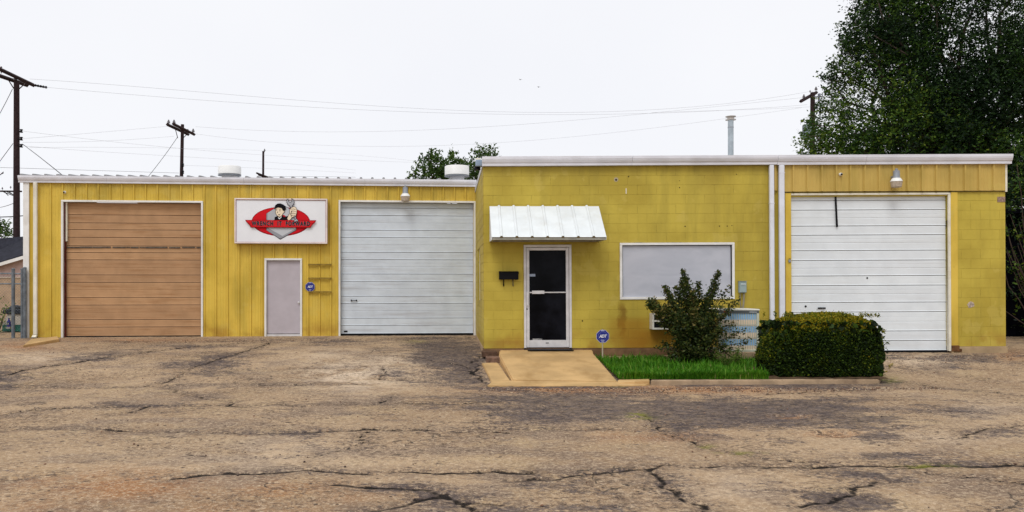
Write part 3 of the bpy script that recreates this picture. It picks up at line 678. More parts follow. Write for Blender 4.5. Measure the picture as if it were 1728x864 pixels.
# ------------------------------------------------------------------ things on the walls
# awning
aw = thing('awning', 'white ribbed metal awning sloping over the glass entrance door', 'awning', (.875, 18, 2.335))
AWL, AD, AH = 2.335, .90, .71
pr = [(0, 0)]
for i in range(7):
    r0 = .20 + .3125*i; pr += [(r0-.035, 0), (r0-.014, .03), (r0+.014, .03), (r0+.035, 0)]
pr.append((AWL, 0)); nv_ = Vector((0, -AH, AD)).normalized(); n = len(pr)
top = [Vector((x, -.012, AH)) + Vector((0, nv_.y*h, nv_.z*h)) for x, h in pr]; bot = [Vector((x + .0, -AD, 0)) + Vector((0, nv_.y*h, nv_.z*h)) for x, h in pr]
q = MB(); q.add([*top, *bot, *[v - nv_*.004 for v in top], *[v - nv_*.004 for v in bot]], [(i, n+i, n+i+1, i+1) for i in range(n-1)] + [(2*n+i, 2*n+i+1, 3*n+i+1, 3*n+i) for i in range(n-1)] + [(n+i, 3*n+i, 3*n+i+1, n+i+1) for i in range(n-1)])
WHITEA = M('awning_white', (.74, .78, .79), .4, .05, 3, dirt=(.5, .47, .38), dirtamt=.35)
q.obj('sheet', WHITEA, aw)
fm = MB().box(.02, AWL-.02, -AD+.02, -AD+.06, -.055, -.012).box(.02, .06, -AD+.06, -.01, -.055, -.012).box(AWL-.06, AWL-.02, -AD+.06, -.01, -.055, -.012).box(.06, AWL-.06, -.05, -.01, -.055, -.012)
fm.obj('frame', M('awning_frame', (.34, .33, .28), .5, .2, 5, metal=.2), aw)
for x in (.0, AWL-.012):
    MB().add([(x, -.012, AH-.006), (x, -AD+.01, -.004), (x, -AD+.02, -.055), (x, -.012, -.055), (x+.012, -.012, AH-.006), (x+.012, -AD+.01, -.004), (x+.012, -AD+.02, -.055), (x+.012, -.012, -.055)],
             [(0,1,2,3),(7,6,5,4),(0,4,5,1),(1,5,6,2),(2,6,7,3),(3,7,4,0)]).obj('end_panel', WHITEA, aw)
# mailbox
mp = OW(858, 465)
mb_ = thing('mailbox', 'black wall mailbox with two paper hooks beside the entrance door', 'mailbox', (mp.x, 17.99, mp.z))
MB().prismx([(0, -.085), (-.12, -.085), (-.125, .05), (-.10, .075), (0, .09)], -.205, .205).obj('body', BLACK, mb_)
MB().prismx([(-.0, .0925), (-.105, .08), (-.135, .052), (-.135, .035), (-.1275, .035), (-.1275, .052), (-.10, .0775), (0, .090)], -.21, .21).obj('lid', BLACK, mb_)
for x in (-.105, .095):
    MB().tube([(x, -.02, -.085), (x, -.02, -.20), (x, -.05, -.225), (x, -.08, -.19)], .011, 8).obj('hook', BLACK if x < 0 else M('hook_worn', (.10, .09, .08), .5), mb_)
# wall security lamps
def seclamp(loc, rz, label, sc=1.0):
    L = thing('wall_lamp', label, 'lamp', loc, (0, 0, rz), 'dusk-to-dawn wall lamps')
    L.scale = (sc, sc, sc)
    MB().box(-.03, .03, -.16, 0, .02, .06, .006).obj('arm', GALV, L)
    MB().lathe((0, -.2, 0), [(.055, .17), (.068, .165), (.075, .02), (.085, .0)], 20).obj('ballast_housing', GALV, L, sm=True)
    MB().lathe((0, -.2, 0), [(.02, .215), (.03, .21), (.03, .17)], 12).obj('photocell', GALV, L, sm=True)
    MB().lathe((0, -.2, 0), [(.08, .0), (.10, -.02), (.125, -.065), (.132, -.08), (.12, -.082)], 24).obj('reflector', M('lamp_white', (.85, .85, .82), .3), L, sm=True)
    MB().lathe((0, -.2, 0), [(.128, -.083), (.124, -.11), (.11, -.20), (.095, -.215), (.03, -.22)], 24).obj('lens', M('lamp_lens', (.46, .38, .30), .25, .15, 30), L, sm=True)
p = LWorld(683.5, 328, .03); seclamp((p.x, p.y, p.z), ang, 'wall lamp with tan lens above the pale bluish garage door', 1.0)
p = OW(1501.5, 303, .08); seclamp((p.x, p.y, p.z), 0, 'wall lamp with tan lens on the tan fascia above the white right garage door', .93)
# little dome cameras
def eye(loc, rz, label):
    L = thing('security_camera', label, 'camera', loc, (0, 0, rz), 'small wall cameras')
    MB().lathe((0, 0, 0), [(.035, 0), (.035, -.02), (.025, -.03)], 14, 'y').obj('mount', WHITE, L, sm=True)
    MB().lathe((0, 0, 0), [(.026, -.03), (.028, -.06), (.022, -.072)], 14, 'y').obj('housing', WHITE, L, sm=True)
    MB().lathe((0, 0, -.004), [(.022, -.0725), (.018, -.082), (.008, -.086)], 12, 'y').obj('lens', BLACK, L, sm=True)
p = LWorld(109.5, 324.5, .0); eye(tuple(p), ang, 'tiny white camera with dark lens above the corner of the brown garage door')
p = OW(1416, 295, .05); eye(tuple(p), 0, 'tiny white camera with dark lens on the tan fascia left of the wall lamp')
# electric disconnect box
p = OW(1251, 484.5); eb = thing('electric_box', 'small grey electrical disconnect box between window and downspout', 'electrical box', (p.x, 17.99, p.z))
GBOX = M('box_grey', (.27, .34, .34), .45, .1)
MB().box(-.075, .075, -.10, 0, -.12, .12, .008).obj('body', GBOX, eb)
MB().box(-.068, .068, -.112, -.101, -.11, .04, .004).box(-.08, .08, -.115, -.0, .121, .13).obj('cover', GBOX, eb)
MB().box(-.05, .05, -.118, -.101, .05, .075, .003).obj('label_plate', M('plate', (.5, .56, .56), .4), eb)
MB().tube([(-.045, -.05, -.12), (-.045, -.05, -.32), (-.02, -.07, -.52)], .013, 8).tube([(.035, -.05, -.12), (.02, -.08, -.30), (-.015, -.12, -.5)], .02, 8).obj('conduit', M('conduit', (.22, .20, .14), .5), eb)
# key/lock box on the post
p = OW(1331, 440, .03); kb = thing('lock_box', 'tiny metal lock box on the yellow post left of the white garage door', 'lock box', tuple(p))
MB().box(-.025, .025, -.03, 0, -.04, .02, .006).obj('body', GALV, kb); MB().tube([(-.015, -.015, .02), (-.015, -.015, .045), (.015, -.015, .045), (.015, -.015, .02)], .006, 6).obj('shackle', BLACK, kb)
# twin floodlight at office corner
p = W(808.5, 276, 18.15); fl = thing('floodlight', 'twin floodlight on the corner of the office roof gutter', 'floodlight', tuple(p))
MB().box(-.075, .06, -.05, .10, -.06, .075, .008).obj('lamp_head', M('flood_grey', (.28, .36, .46), .35), fl)
MB().lathe((-.04, .12, -.08), [(.03, .05), (.06, .04), (.075, -.03), (.07, -.045)], 14).obj('lamp_head', BLACK, fl)
MB().lathe((-.02, .08, .09), [(.05, -.01), (.06, .0), (.05, .035), (.02, .04)], 14).obj('sensor', CREAM, fl)
MB().tube([(.03, .05, 0), (.12, .05, .0)], .02, 8).obj('bracket', BLACK, fl)

def demesh(o):
    me = bpy.data.meshes.new_from_object(o.evaluated_get(bpy.context.evaluated_depsgraph_get())); n = mkobj('text', me, o.parent); nm = o.name
    bpy.data.objects.remove(o); n.name = nm; return n
# shop sign
SC = 63.2
def sgn():
    c0 = LWorld(476, 374, .036)
    sg = thing('shop_sign', 'white framed shop sign with red oval emblem between the two left garage doors', 'sign', tuple(c0), (0, 0, ang))
    wpx, hpx = 154.5, 76; sc = SC; w, h = wpx/sc/2, hpx/sc/2
    MB().box(-w, w, -.17, 0, -h, h).obj('cabinet', M('sign_cab', (.45, .30, .24), .6), sg)
    FRM = M('sign_frame', (.80, .70, .66), .45)
    f = MB(); t = .035
    f.box(-w, w, -.20, -.171, h-t, h, .005).box(-w, w, -.20, -.171, -h, -h+t, .005).box(-w, -w+t, -.20, -.171, -h+t, h-t, .005).box(w-t, w, -.20, -.171, -h+t, h-t, .005); f.obj('frame', FRM, sg)
    REDL = M('sign_edge', (.30, .06, .06), .5)
    f = MB(); e = .009; w2, h2 = w-t, h-t
    f.box(-w2, w2, -.19, -.1725, h2-e, h2).box(-w2, -w2+e, -.19, -.1725, -h2, h2-e).box(w2-e, w2, -.19, -.1725, -h2, h2-e).box(-w2+e, w2-e, -.19, -.1725, -h2, -h2+e*.6); f.obj('inner_edge', REDL, sg)
    MB().box(-w2+e, w2-e, -.173, -.172, -h2+e*.6, h2-e).obj('face', M('sign_face', (.82, .83, .86), .35, .02), sg)
    yl = [-.174]
    def U(u, v): return ((390 + u/9.6 - 476)/sc, -(325 + v/9.6 - 374)/sc)
    def art(name, pts, col, up=.0016, parent=sg):
        yl[0] -= up; m_ = M('art_%s' % '_'.join('%d' % (c*1000) for c in col), col, .5, .02, spec=.05)
        return MB().prism([U(*q) for q in pts], yl[0], yl[0] + .001).obj(name, m_, parent)
    def ell(cx, cy, rx, ry, n=40, a0=0, a1=360): return [(cx+rx*math.cos(math.radians(a)), cy+ry*math.sin(math.radians(a))) for a in np.linspace(a0, a1, n, endpoint=(a1-a0 != 360))]
    RED, DRED = (.62, .012, .02), (.28, .005, .01)
    ov = art('emblem_oval', ell(822, 478, 466, 236), DRED); art('oval_face', ell(822, 474, 452, 224), RED, parent=ov)
    shp = [(588, 350), (720, 262), (830, 190), (1070, 330), (1070, 620), (812, 772), (588, 620)]
    sd_ = art('shield', shp, (.05, .055, .07)); art('shield_side', [(594, 352), (722, 268), (830, 198), (1064, 334), (1064, 612), (812, 760), (594, 616)], (.33, .34, .37), parent=sd_)
    art('shield_face', [(615, 340), (830, 205), (1060, 335), (1060, 590), (845, 712), (625, 590)], (.55, .57, .60), parent=sd_)
    art('shield_face', [(615, 350), (615, 470), (740, 470), (740, 262)], (.44, .45, .48), parent=sd_)
    art('shield_edge', [(594, 590), (628, 590), (845, 712), (812, 758), (594, 620)], (.30, .31, .34), parent=sd_)
    # capped mechanic with a raised fist
    SK, OUT, BK = (.87, .73, .54), (.06, .03, .02), (.008, .008, .01)
    fg = art('mechanic_figure', [(718, 470), (722, 410), (770, 385), (800, 400), (850, 375), (890, 395), (935, 390), (960, 400), (985, 470)], BK)
    art('shirt', [(750, 405), (800, 445), (835, 400), (850, 470), (735, 470)], BK, parent=fg)
    art('collar', [(775, 418), (800, 445), (838, 402), (828, 395), (800, 425), (785, 412)], (.8, .8, .8), parent=fg)
    art('scarf', [(850, 385), (870, 368), (905, 400), (870, 405)], (.45, .01, .02), parent=fg)
    art('face_outline', [(728, 250), (738, 300), (732, 330), (745, 370), (775, 402), (812, 408), (842, 385), (862, 345), (885, 330), (882, 300), (860, 300), (850, 240)], OUT, parent=fg)
    art('face', [(735, 250), (744, 300), (739, 330), (751, 366), (779, 395), (810, 401), (836, 380), (857, 340), (878, 325), (875, 305), (855, 306), (846, 245)], SK, parent=fg)
    for pts in ([(750, 300), (758, 296), (762, 304), (754, 308)], [(798, 306), (808, 300), (816, 307), (806, 314)], [(770, 310), (762, 338), (774, 340)], [(776, 364), (800, 366), (815, 352), (806, 374), (786, 377)], [(745, 283), (765, 278), (766, 283), (747, 288)], [(795, 287), (818, 283), (820, 289), (796, 292)]):
        art('face_line', pts, OUT, parent=fg)
    art('cap', [(718, 262), (735, 215), (770, 190), (815, 186), (865, 205), (898, 240), (905, 275), (880, 305), (855, 300), (835, 262), (780, 250), (740, 268), (722, 280)], BK, parent=fg)
    WR, WRO = (.42, .43, .46), (.04, .04, .05)
    wr = art('wrench', [(915, 120), (940, 108), (948, 150), (975, 168), (1000, 150), (990, 100), (1025, 120), (1042, 165), (1030, 205), (1005, 232), (1075, 430), (1100, 455), (1108, 500), (1085, 470), (1060, 480), (1055, 515), (1035, 500), (1030, 460), (1045, 440), (965, 235), (930, 205), (912, 165)], WRO)
    art('wrench_face', [(922, 128), (934, 122), (944, 158), (975, 178), (1008, 155), (1005, 118), (1020, 130), (1033, 166), (1022, 198), (995, 226), (1066, 432), (1090, 458), (1060, 466), (1042, 490), (1038, 464), (1054, 440), (974, 228), (938, 200), (921, 165)], WR, parent=wr)
    art('arm_outline', [(920, 430), (940, 380), (962, 345), (958, 290), (990, 250), (1030, 232), (1065, 245), (1083, 290), (1080, 340), (1068, 385), (1030, 405), (1000, 420), (975, 458), (940, 465)], OUT, parent=fg)
    art('fist', [(927, 428), (946, 384), (968, 348), (965, 294), (994, 257), (1030, 240), (1060, 251), (1076, 292), (1073, 338), (1062, 379), (1026, 398), (995, 414), (970, 450), (942, 458)], SK, parent=fg)
    for k, (a, b) in enumerate(((272, 1062), (305, 1068), (340, 1066), (372, 1055))):
        art('finger_line', [(985, a+6), (1020, a), (b, a+12), (b, a+16), (1020, a+5), (985, a+11)], OUT, parent=fg)
    art('finger_line', [(1000, 300), (1006, 300), (985, 355), (998, 410), (990, 405), (975, 356)], OUT, parent=fg)
    bn = art('banner', [(255, 458), (1392, 456), (1375, 492), (1350, 512), (1320, 545), (1300, 578), (345, 578), (325, 540), (298, 512), (275, 492)], DRED)
    art('banner_face', [(275, 466), (1375, 464), (1362, 486), (1338, 506), (1308, 538), (1290, 568), (355, 568), (335, 535), (308, 506), (285, 486)], (.66, .02, .025), parent=bn)
    art('wing_line', [(300, 505), (380, 505), (380, 510), (303, 510)], DRED, parent=bn); art('wing_line', [(1290, 505), (1345, 505), (1340, 510), (1290, 510)], DRED, parent=bn)
    art('wing_line', [(325, 538), (380, 538), (380, 543), (328, 543)], DRED, parent=bn)
    for nm, col, offs, dy in (('lettering_outline', (.16, .26, .30), .06, .002), ('lettering', (.004, .004, .005), .03, .004)):
        cu = bpy.data.curves.new(nm, 'FONT'); cu.body = 'WRENCH  IT  FORWARD'; cu.size = 1; cu.offset = offs; cu.extrude = .004; cu.space_character = 1.28; cu.align_x = 'CENTER'; cu.align_y = 'CENTER'; cu.resolution_u = 3
        cu.materials.append(M('art_' + nm, col, .5, .02))
        to = mkobj(nm, cu, sg); bpy.context.view_layer.update(); dx, dz = to.dimensions.x, to.dimensions.y
        to = demesh(to); tw, th = (1292-362)/9.6/sc, (552-478)/9.6/sc
        cxz = U(827, 516); to.rotation_euler = (math.radians(90), 0, 0); to.scale = (tw/dx, th/dz, .08); to.location = (cxz[0], yl[0]-dy, cxz[1])
    # wrench jaw laps over the banner
    art('wrench_jaw', [(1030, 455), (1050, 440), (1078, 430), (1100, 455), (1108, 492), (1085, 478), (1062, 482), (1060, 505), (1040, 495)], WRO, up=.007, parent=wr)
    art('wrench_jaw', [(1038, 458), (1056, 446), (1074, 440), (1092, 458), (1096, 478), (1082, 468), (1058, 474), (1050, 490)], WR, parent=wr)
sgn()

# octagonal alarm signs
def octo(root, r, y=0, txt=True):
    B, Wt = M('alarm_blue', (.020, .030, .22), .4, .05), M('alarm_white', (.78, .78, .85), .4, .02)
    def oc(rr, dz=0): return [(rr*math.cos(math.pi/8 + k*math.pi/4), dz + rr*math.sin(math.pi/8 + k*math.pi/4)) for k in range(8)]
    MB().prism(oc(r), y-.006, y).obj('board', M('alarm_rim', (.36, .36, .58), .4, .02), root)
    MB().prism(oc(r*.93), y-.008, y-.0062).obj('board_face', B, root)
    MB().prism(oc(r*.70), y-.0095, y-.0082).obj('inner_ring', M('alarm_ring', (.16, .18, .5), .4, .02), root)
    MB().prism(oc(r*.66), y-.011, y-.0097).obj('inner_face', B, root)
    for nm, cu_t, wd, hh, dz in (('lettering', 'ADT', r*1.12, r*.46, 0),):
        cu = bpy.data.curves.new(nm, 'FONT'); cu.body = cu_t; cu.size = 1; cu.offset = .03; cu.extrude = .01; cu.shear = .25; cu.align_x = 'CENTER'; cu.align_y = 'CENTER'; cu.resolution_u = 3; cu.space_character = .92
        cu.materials.append(Wt); to = mkobj(nm, cu, root); bpy.context.view_layer.update(); d = to.dimensions.copy(); to = demesh(to)
        to.scale = (wd/d.x, hh/d.y, .1); to.rotation_euler = (math.radians(90), 0, 0); to.location = (0, y-.013, dz)
    for dz, ww in ((r*.80, r*.5), (-r*.80, r*.42), (-r*.55, r*.5)):
        MB().box(-ww/2-.0, ww/2, y-.0125, y-.0112 if abs(dz) < r*.6 else y-.0083, dz-r*.045, dz+r*.045).obj('small_print', M('alarm_soft', (.42, .44, .66), .4, .3, 120), root)
p = LWorld(523.5, 484, .038); s1 = thing('alarm_sign', 'blue octagonal ADT sign on the yellow metal wall beside the grey door', 'sign', tuple(p), (0, 0, ang), 'blue ADT signs'); octo(s1, .135)
p = W(1017, 567.5, 17.3); s2 = thing('alarm_sign', 'blue octagonal ADT yard sign on a short stake at the grass edge', 'sign', tuple(p), (0, 0, 0), 'blue ADT signs'); octo(s2, .142)
MB().tube([(0, .012, .15), (0, .012, -.46)], .014, 8).obj('stake', M('stake', (.42, .37, .27), .6), s2)

# roof vents and flue
def vent(px, t, b, w, y, label, neck=True):
    c = W(px, b, y); r = w * y / F / 2; h = (b - t) * y / F; zr = EV + .13 + .078 * (y - AY - (c.x - AX) * uy / ux)
    v = thing('roof_vent', label, 'roof vent', (c.x, y, zr - .02), (0, 0, 0), 'white drum roof vents'); z = c.z - zr + .02
    MB().lathe((0, 0, 0), [(r*.62, 0), (r*.60, z + .06)], 24).obj('neck', ROOFM, v, sm=True)
    MB().lathe((0, 0, z), [(r*.9, .0), (r, .015), (r, h-.03), (r*.97, h-.01), (r*.5, h+.012), (.02, h+.02)], 28).obj('drum', M('vent_white', (.84, .83, .80), .5, .04), v, sm=True)
    MB().lathe((0, 0, z), [(r*.98, -.03), (r*1.02, -.028), (r*1.02, -.012), (r*.9, -.011)], 28).obj('skirt', GALV, v, sm=True)
vent(387.5, 280.5, 295, 38, 26, 'white drum roof vent over the right edge of the brown garage door')
vent(771, 280, 296.5, 41, 25.4, 'white drum roof vent beside the block office in front of a small tree')
c = W(1233, 262, 20.5); fu = thing('flue_pipe', 'tall thin galvanised flue pipe with rain cap on the office roof', 'flue', (c.x, 20.5, 3.98))
fz = W(1233, 203, 20.5).z - 3.98
MB().lathe((0, 0, 0), [(.10, 0), (.10, .02), (.066, .16), (.066, fz)], 18).obj('pipe', M('flue_metal', (.42, .47, .50), .3, .15, 5, metal=.6), fu, sm=True)
MB().lathe((0, 0, fz), [(.068, 0), (.125, .005), (.125, .02), (.08, .025), (.08, .075), (.12, .08), (.125, .095), (.03, .115)], 18).obj('cap', M('flue_cap', (.50, .46, .42), .4, .1, 5, metal=.4), fu, sm=True)
MB().lathe((0, 0, fz - .19), [(.068, 0), (.0715, .004), (.0715, .028), (.068, .032)], 18).obj('band', GALV, fu, sm=True)

# window air conditioner
p0, p1 = W(1101, 556, 17.72), W(1160, 529, 17.72)
ac = thing('window_air_conditioner', 'small white through-wall air conditioner half hidden by the shrub', 'air conditioner', (p0.x, 17.98, p0.z))
w, h = p1.x - p0.x, p1.z - p0.z
ACW = M('ac_white', (.66, .64, .58), .5, .08, 6, dirt=(.35, .28, .2), dirtamt=.4)
c_ = MB(); c_.box(0, w, -.26, 0, 0, .035).box(0, w, -.26, 0, h-.035, h).box(0, .035, -.26, 0, .035, h-.035).box(w-.035, w, -.26, 0, .035, h-.035).box(.035, w-.035, -.2, -.19, .035, h-.035)
c_.obj('case', ACW, ac)
MB().box(.036, w-.036, -.215, -.202, .036, h-.036).obj('coil', BLACK, ac)
for i in range(1): MB().box(.036, w-.036, -.25, -.216, h*.48, h*.58).box(w*.45, w*.52, -.248, -.216, .036, h*.47).obj('grille_bar', ACW, ac)
# condenser
q0, q1 = W(1213, 594, 17.1), W(1281, 521.5, 17.1)
cu_ = thing('condenser_unit', 'beige outdoor air conditioning condenser with slatted sides behind the hedge', 'air conditioner', (q0.x, 17.1, q0.z))
w, h, dp = q1.x - q0.x, q1.z - q0.z, .72
CB = M('cond_beige', (.52, .54, .44), .5, .08, 5, dirt=(.35, .33, .22), dirtamt=.4)
MB().box(-.05, w+.05, -.05, dp+.03, -.14, -.0, .01).obj('pad', CONCG, cu_)
MB().box(0, w, 0, dp, .0, .05, .006).obj('base_pan', CB, cu_)
MB().box(-.012, w+.012, -.012, dp+.01, h-.035, h, .01).obj('lid', M('cond_lid', (.66, .66, .60), .5, .1), cu_)
MB().box(.0, w, .002, dp, h-.085, h-.037).obj('top_band', M('cond_band', (.10, .11, .11), .5), cu_)
MB().box(.10, .15, -.004, .0015, h-.08, h-.045).obj('brand_mark', M('cond_red', (.55, .03, .02), .4), cu_)
MB().box(w-.2, w-.05, -.004, .0015, h-.072, h-.052).obj('badge', M('cond_badge', (.4, .42, .42), .4, .5, 90), cu_)
for x in (0, w-.05): MB().box(x, x+.05, .0, .05, .05, h-.086).obj('corner_post', CB, cu_)
mcoil = bpy.data.materials.new('coil'); mcoil.use_nodes = True; t = NT(mcoil); t.b.inputs['Roughness'].default_value = .5
zz = t.z()[2]; k_ = t.math('SINE', t.math('MULTIPLY', zz, 2*math.pi/.262), 0)
t.color(t.mix(t.rng(k_, -.35, .35), (.27, .48, .72), (.78, .62, .46)))
MB().box(.05, w-.05, .0265, .04, .05, h-.086).obj('coil', mcoil, cu_)
n_ = 15
for i in range(n_):
    x = .055 + (w-.11)*(i+.35)/n_; MB().box(x, x+.009, .010, .026, .05, h-.087).obj('louvre', CB, cu_)
for z in (.3, .56): MB().box(.05, w-.05, .004, .0075, z-.005, z+.005).obj('louvre_tie', CB, cu_)

# ------------------------------------------------------------------ entrance ramp, steps, curb, bed
def solid(name, top, drop, mat, kind=None, parent=None, chz=0):
    n = len(top); mb = MB(); mb.add([*top, *[(x, y, z-drop) for x, y, z in top]], [tuple(range(n)), tuple(range(2*n-1, n-1, -1))] + [(i, i+n, (i+1) % n+n, (i+1) % n) for i in range(n)])
    me = mb.mesh(name, mat); bm = bmesh.new(); bm.from_mesh(me)
    es = [e for e in bm.edges if len(e.link_faces) == 2 and e.calc_face_angle() > .6]
    bmesh.ops.bevel(bm, geom=es, offset=chz or .012, segments=2, affect='EDGES'); bm.to_mesh(me); bm.free()
    return mkobj(name, me, parent, kind=kind)
def at(px, y, z): return ((px-PX)*y/F, y, z)
ramp = solid('ramp', [at(843, 17.96, -.028), at(1000, 17.96, -.022), at(1001, 17.4, -.045), at(1043, 14.78, -.335), at(864, 14.95, -.325), at(842, 17.2, -.07)], .4, CONC, 'structure', chz=.02)
solid('ramp_apron', [at(862, 14.94, -.334), at(1042, 14.78, -.339), at(1097, 14.62, -.345), at(1090, 14.45, -.36), at(1000, 14.42, -.368), at(900, 14.40, -.37), at(822, 14.45, -.36), at(829, 14.85, -.345)], .2, CONC, 'structure')
solid('side_path', [at(813, 16.95, -.205), at(840, 16.95, -.20), at(861, 14.96, -.336), at(829, 14.86, -.35), at(824, 15.6, -.30)], .2, CONC, 'structure')
MB().box(.70, 1.02, 17.6, 17.965, -.15, -.035, .01).obj('step_block', M('step_dark', (.10, .055, .035), .9, .3, 15, bump=.5), None)
o = C.objects['step_block']; tag(o, 'dark brown block lying against the office corner, the one at the back', 'block', 'blocks at the office corner')
o = MB().box(.765, 1.055, 17.05, 17.42, -.26, -.105, .015).obj('step_block', M('step_brown', (.17, .10, .07), .9, .35, 15, bump=.5)); tag(o, 'brown block beside the ramp in front of a darker one', 'block', 'blocks at the office corner')
MB().box(hd[0]+X0+.06, hd[1]+X0, 17.70, 17.955, -.018, -.006).obj('door_mat', BLACK)
tag(C.objects['door_mat'], 'thin dark mat at the foot of the glass entrance door', 'mat')
# curb in two lengths
solid('curb', [at(1098, 14.75, -.298), at(1098, 14.58, -.305), at(1300, 14.62, -.302), at(1482, 14.75, -.298), at(1486, 14.95, -.295), at(1300, 14.80, -.295)], .35, CONCG, 'structure')
solid('curb', [at(1043, 14.80, -.30), at(1041, 14.62, -.345), at(1096, 14.58, -.30), at(1096, 14.76, -.285)], .3, CONC, 'structure')
# bed soil sheet
bx = np.linspace(3.0, 7.9, 40); by = np.linspace(14.8, 17.99, 24); BX, BY = np.meshgrid(bx, by)
lft = np.interp(by, [14.8, 17.4, 17.99], [3.02, 3.13, 3.12])[:, None]; BX = lft + (BX - 3.0) * (7.75 - lft) / 4.9
BZ = np.interp(BY, [14.8, 17.99], [-.29, -.17]) + rng.normal(0, .008, BX.shape)
idx = np.arange(BX.size).reshape(BX.shape); Q = np.stack([idx[:-1, :-1], idx[:-1, 1:], idx[1:, 1:], idx[1:, :-1]], -1).reshape(-1, 4)
me = rawmesh('soil', np.stack([BX, BY, BZ], -1).reshape(-1, 3), Q); me.materials.append(SOIL); mkobj('planting_bed', me, kind='structure')
# concrete wheel stop at the left corner
a_, b_, c_, d_ = onground(39, 586.5), onground(100, 577), onground(97, 572), onground(52, 576)
zq = lambda p, h: (p[0], p[1], float(ground(*p)) + h)
o = solid('wheel_stop', [zq(a_, .055), zq(b_, .07), zq((c_[0], min(c_[1], 22.0)), .07), zq((d_[0], min(d_[1], 21.9)), .06)], .2, CONC); tag(o, 'low tan concrete wheel stop lying askew before the downspout of the metal workshop', 'wheel stop')

# ------------------------------------------------------------------ foliage tools
def leafmat(name, stops, rough=.5, tr=.25, w=.5):
    m = bpy.data.materials.new(name); m.use_nodes = True; t = NT(m); t.b.inputs['Roughness'].default_value = rough; t.b.inputs['Specular IOR Level'].default_value = .12
    ri = t.n.new('ShaderNodeNewGeometry').outputs['Random Per Island']
    v = t.math('ADD', t.math('MULTIPLY', ri, w), t.math('MULTIPLY', t.attr('tone'), 1-w))
    cr = t.n.new('ShaderNodeValToRGB'); t.l.new(v, cr.inputs[0]); e = cr.color_ramp.elements
    while len(e) < len(stops): e.new(.5)
    for el, (p, c) in zip(e, stops): el.position = p; el.color = (*c, 1)
    t.color(cr.outputs[0])
    tl = t.n.new('ShaderNodeBsdfTranslucent'); t.l.new(cr.outputs[0], tl.inputs['Color']); mx = t.n.new('ShaderNodeMixShader'); mx.inputs[0].default_value = tr
    out = t.n['Material Output']; t.l.new(t.b.outputs[0], mx.inputs[1]); t.l.new(tl.outputs[0], mx.inputs[2]); t.l.new(mx.outputs[0], out.inputs['Surface'])
    return m
def leaves(name, P, size, tone, mat, parent=None, kind=None, asp=.45, up=.3, seed=0, outward=None, jit=.35):
    """one diamond leaf per point"""
    r = np.random.default_rng(seed); n = len(P)
    d = r.normal(0, 1, (n, 3)); d[:, 2] = d[:, 2]*.6 + up
    if outward is not None: d += outward * 1.2
    d /= np.linalg.norm(d, axis=1)[:, None]
    q = r.normal(0, 1, (n, 3)); s = np.cross(d, q); s /= np.linalg.norm(s, axis=1)[:, None]
    L = size * (1 + r.uniform(-jit, jit, (n, 1))); nrm = np.cross(d, s)
    a = P - d*L/2; b = P + s*L*asp/2 + nrm*L*.06; c = P + d*L/2; e = P - s*L*asp/2 + nrm*L*.06
    V = np.stack([a, b, c, e], 1).reshape(-1, 3); Q = np.arange(4*n).reshape(n, 4)
    me = rawmesh(name, V, Q); at_ = me.attributes.new('tone', 'FLOAT', 'POINT'); at_.data.foreach_set('value', np.repeat(tone, 4).astype(np.float32))
    me.materials.append(mat); return mkobj(name, me, parent, kind=kind)
def sprays(centers, radii, per, r, spread=.22, twig=.5, tones=None):
    """leaf positions: around each clump centre, short twigs with leaves along them"""
    P, T, O = [], [], []
    for ii, (c, R) in enumerate(zip(centers, radii)):
        nt = max(3, int(per * R * R)); tone = r.uniform(0, 1) if tones is None else tones[ii]
        u = r.normal(0, 1, (nt, 3)); u /= np.linalg.norm(u, axis=1)[:, None]; rad = R * r.uniform(.35, 1, (nt, 1)) ** .6
        base = c + u * rad * np.array([1, 1, .8]); dirn = u + r.normal(0, .5, (nt, 3)) + np.array([0, 0, -.1]); dirn /= np.linalg.norm(dirn, axis=1)[:, None]
        k = 9; s = r.uniform(0, twig, (nt, k, 1)); p = base[:, None] + dirn[:, None]*s + r.normal(0, spread*.25, (nt, k, 3))
        P.append(p.reshape(-1, 3)); T.append(np.clip(tone + r.normal(0, .15, nt*k) + .0, 0, 1)); O.append(np.repeat(u, k, 0))
    return np.concatenate(P), np.concatenate(T), np.concatenate(O)
BARK = M('bark', (.07, .05, .04), .9, .3, 12, bump=.6)
def limb(p, q, r0, r1, seed=0, wob=.12):
    rr = random.Random(seed); p, q = Vector(p), Vector(q); n = 6; pts = []
    for i in range(n+1):
        t = i/n; v = p.lerp(q, t); L = (q-p).length
        if 0 < i < n: v += Vector((rr.uniform(-1, 1), rr.uniform(-1, 1), rr.uniform(-.4, .4)))*wob*L/n
        pts.append(v)
    return pts, r0, r1

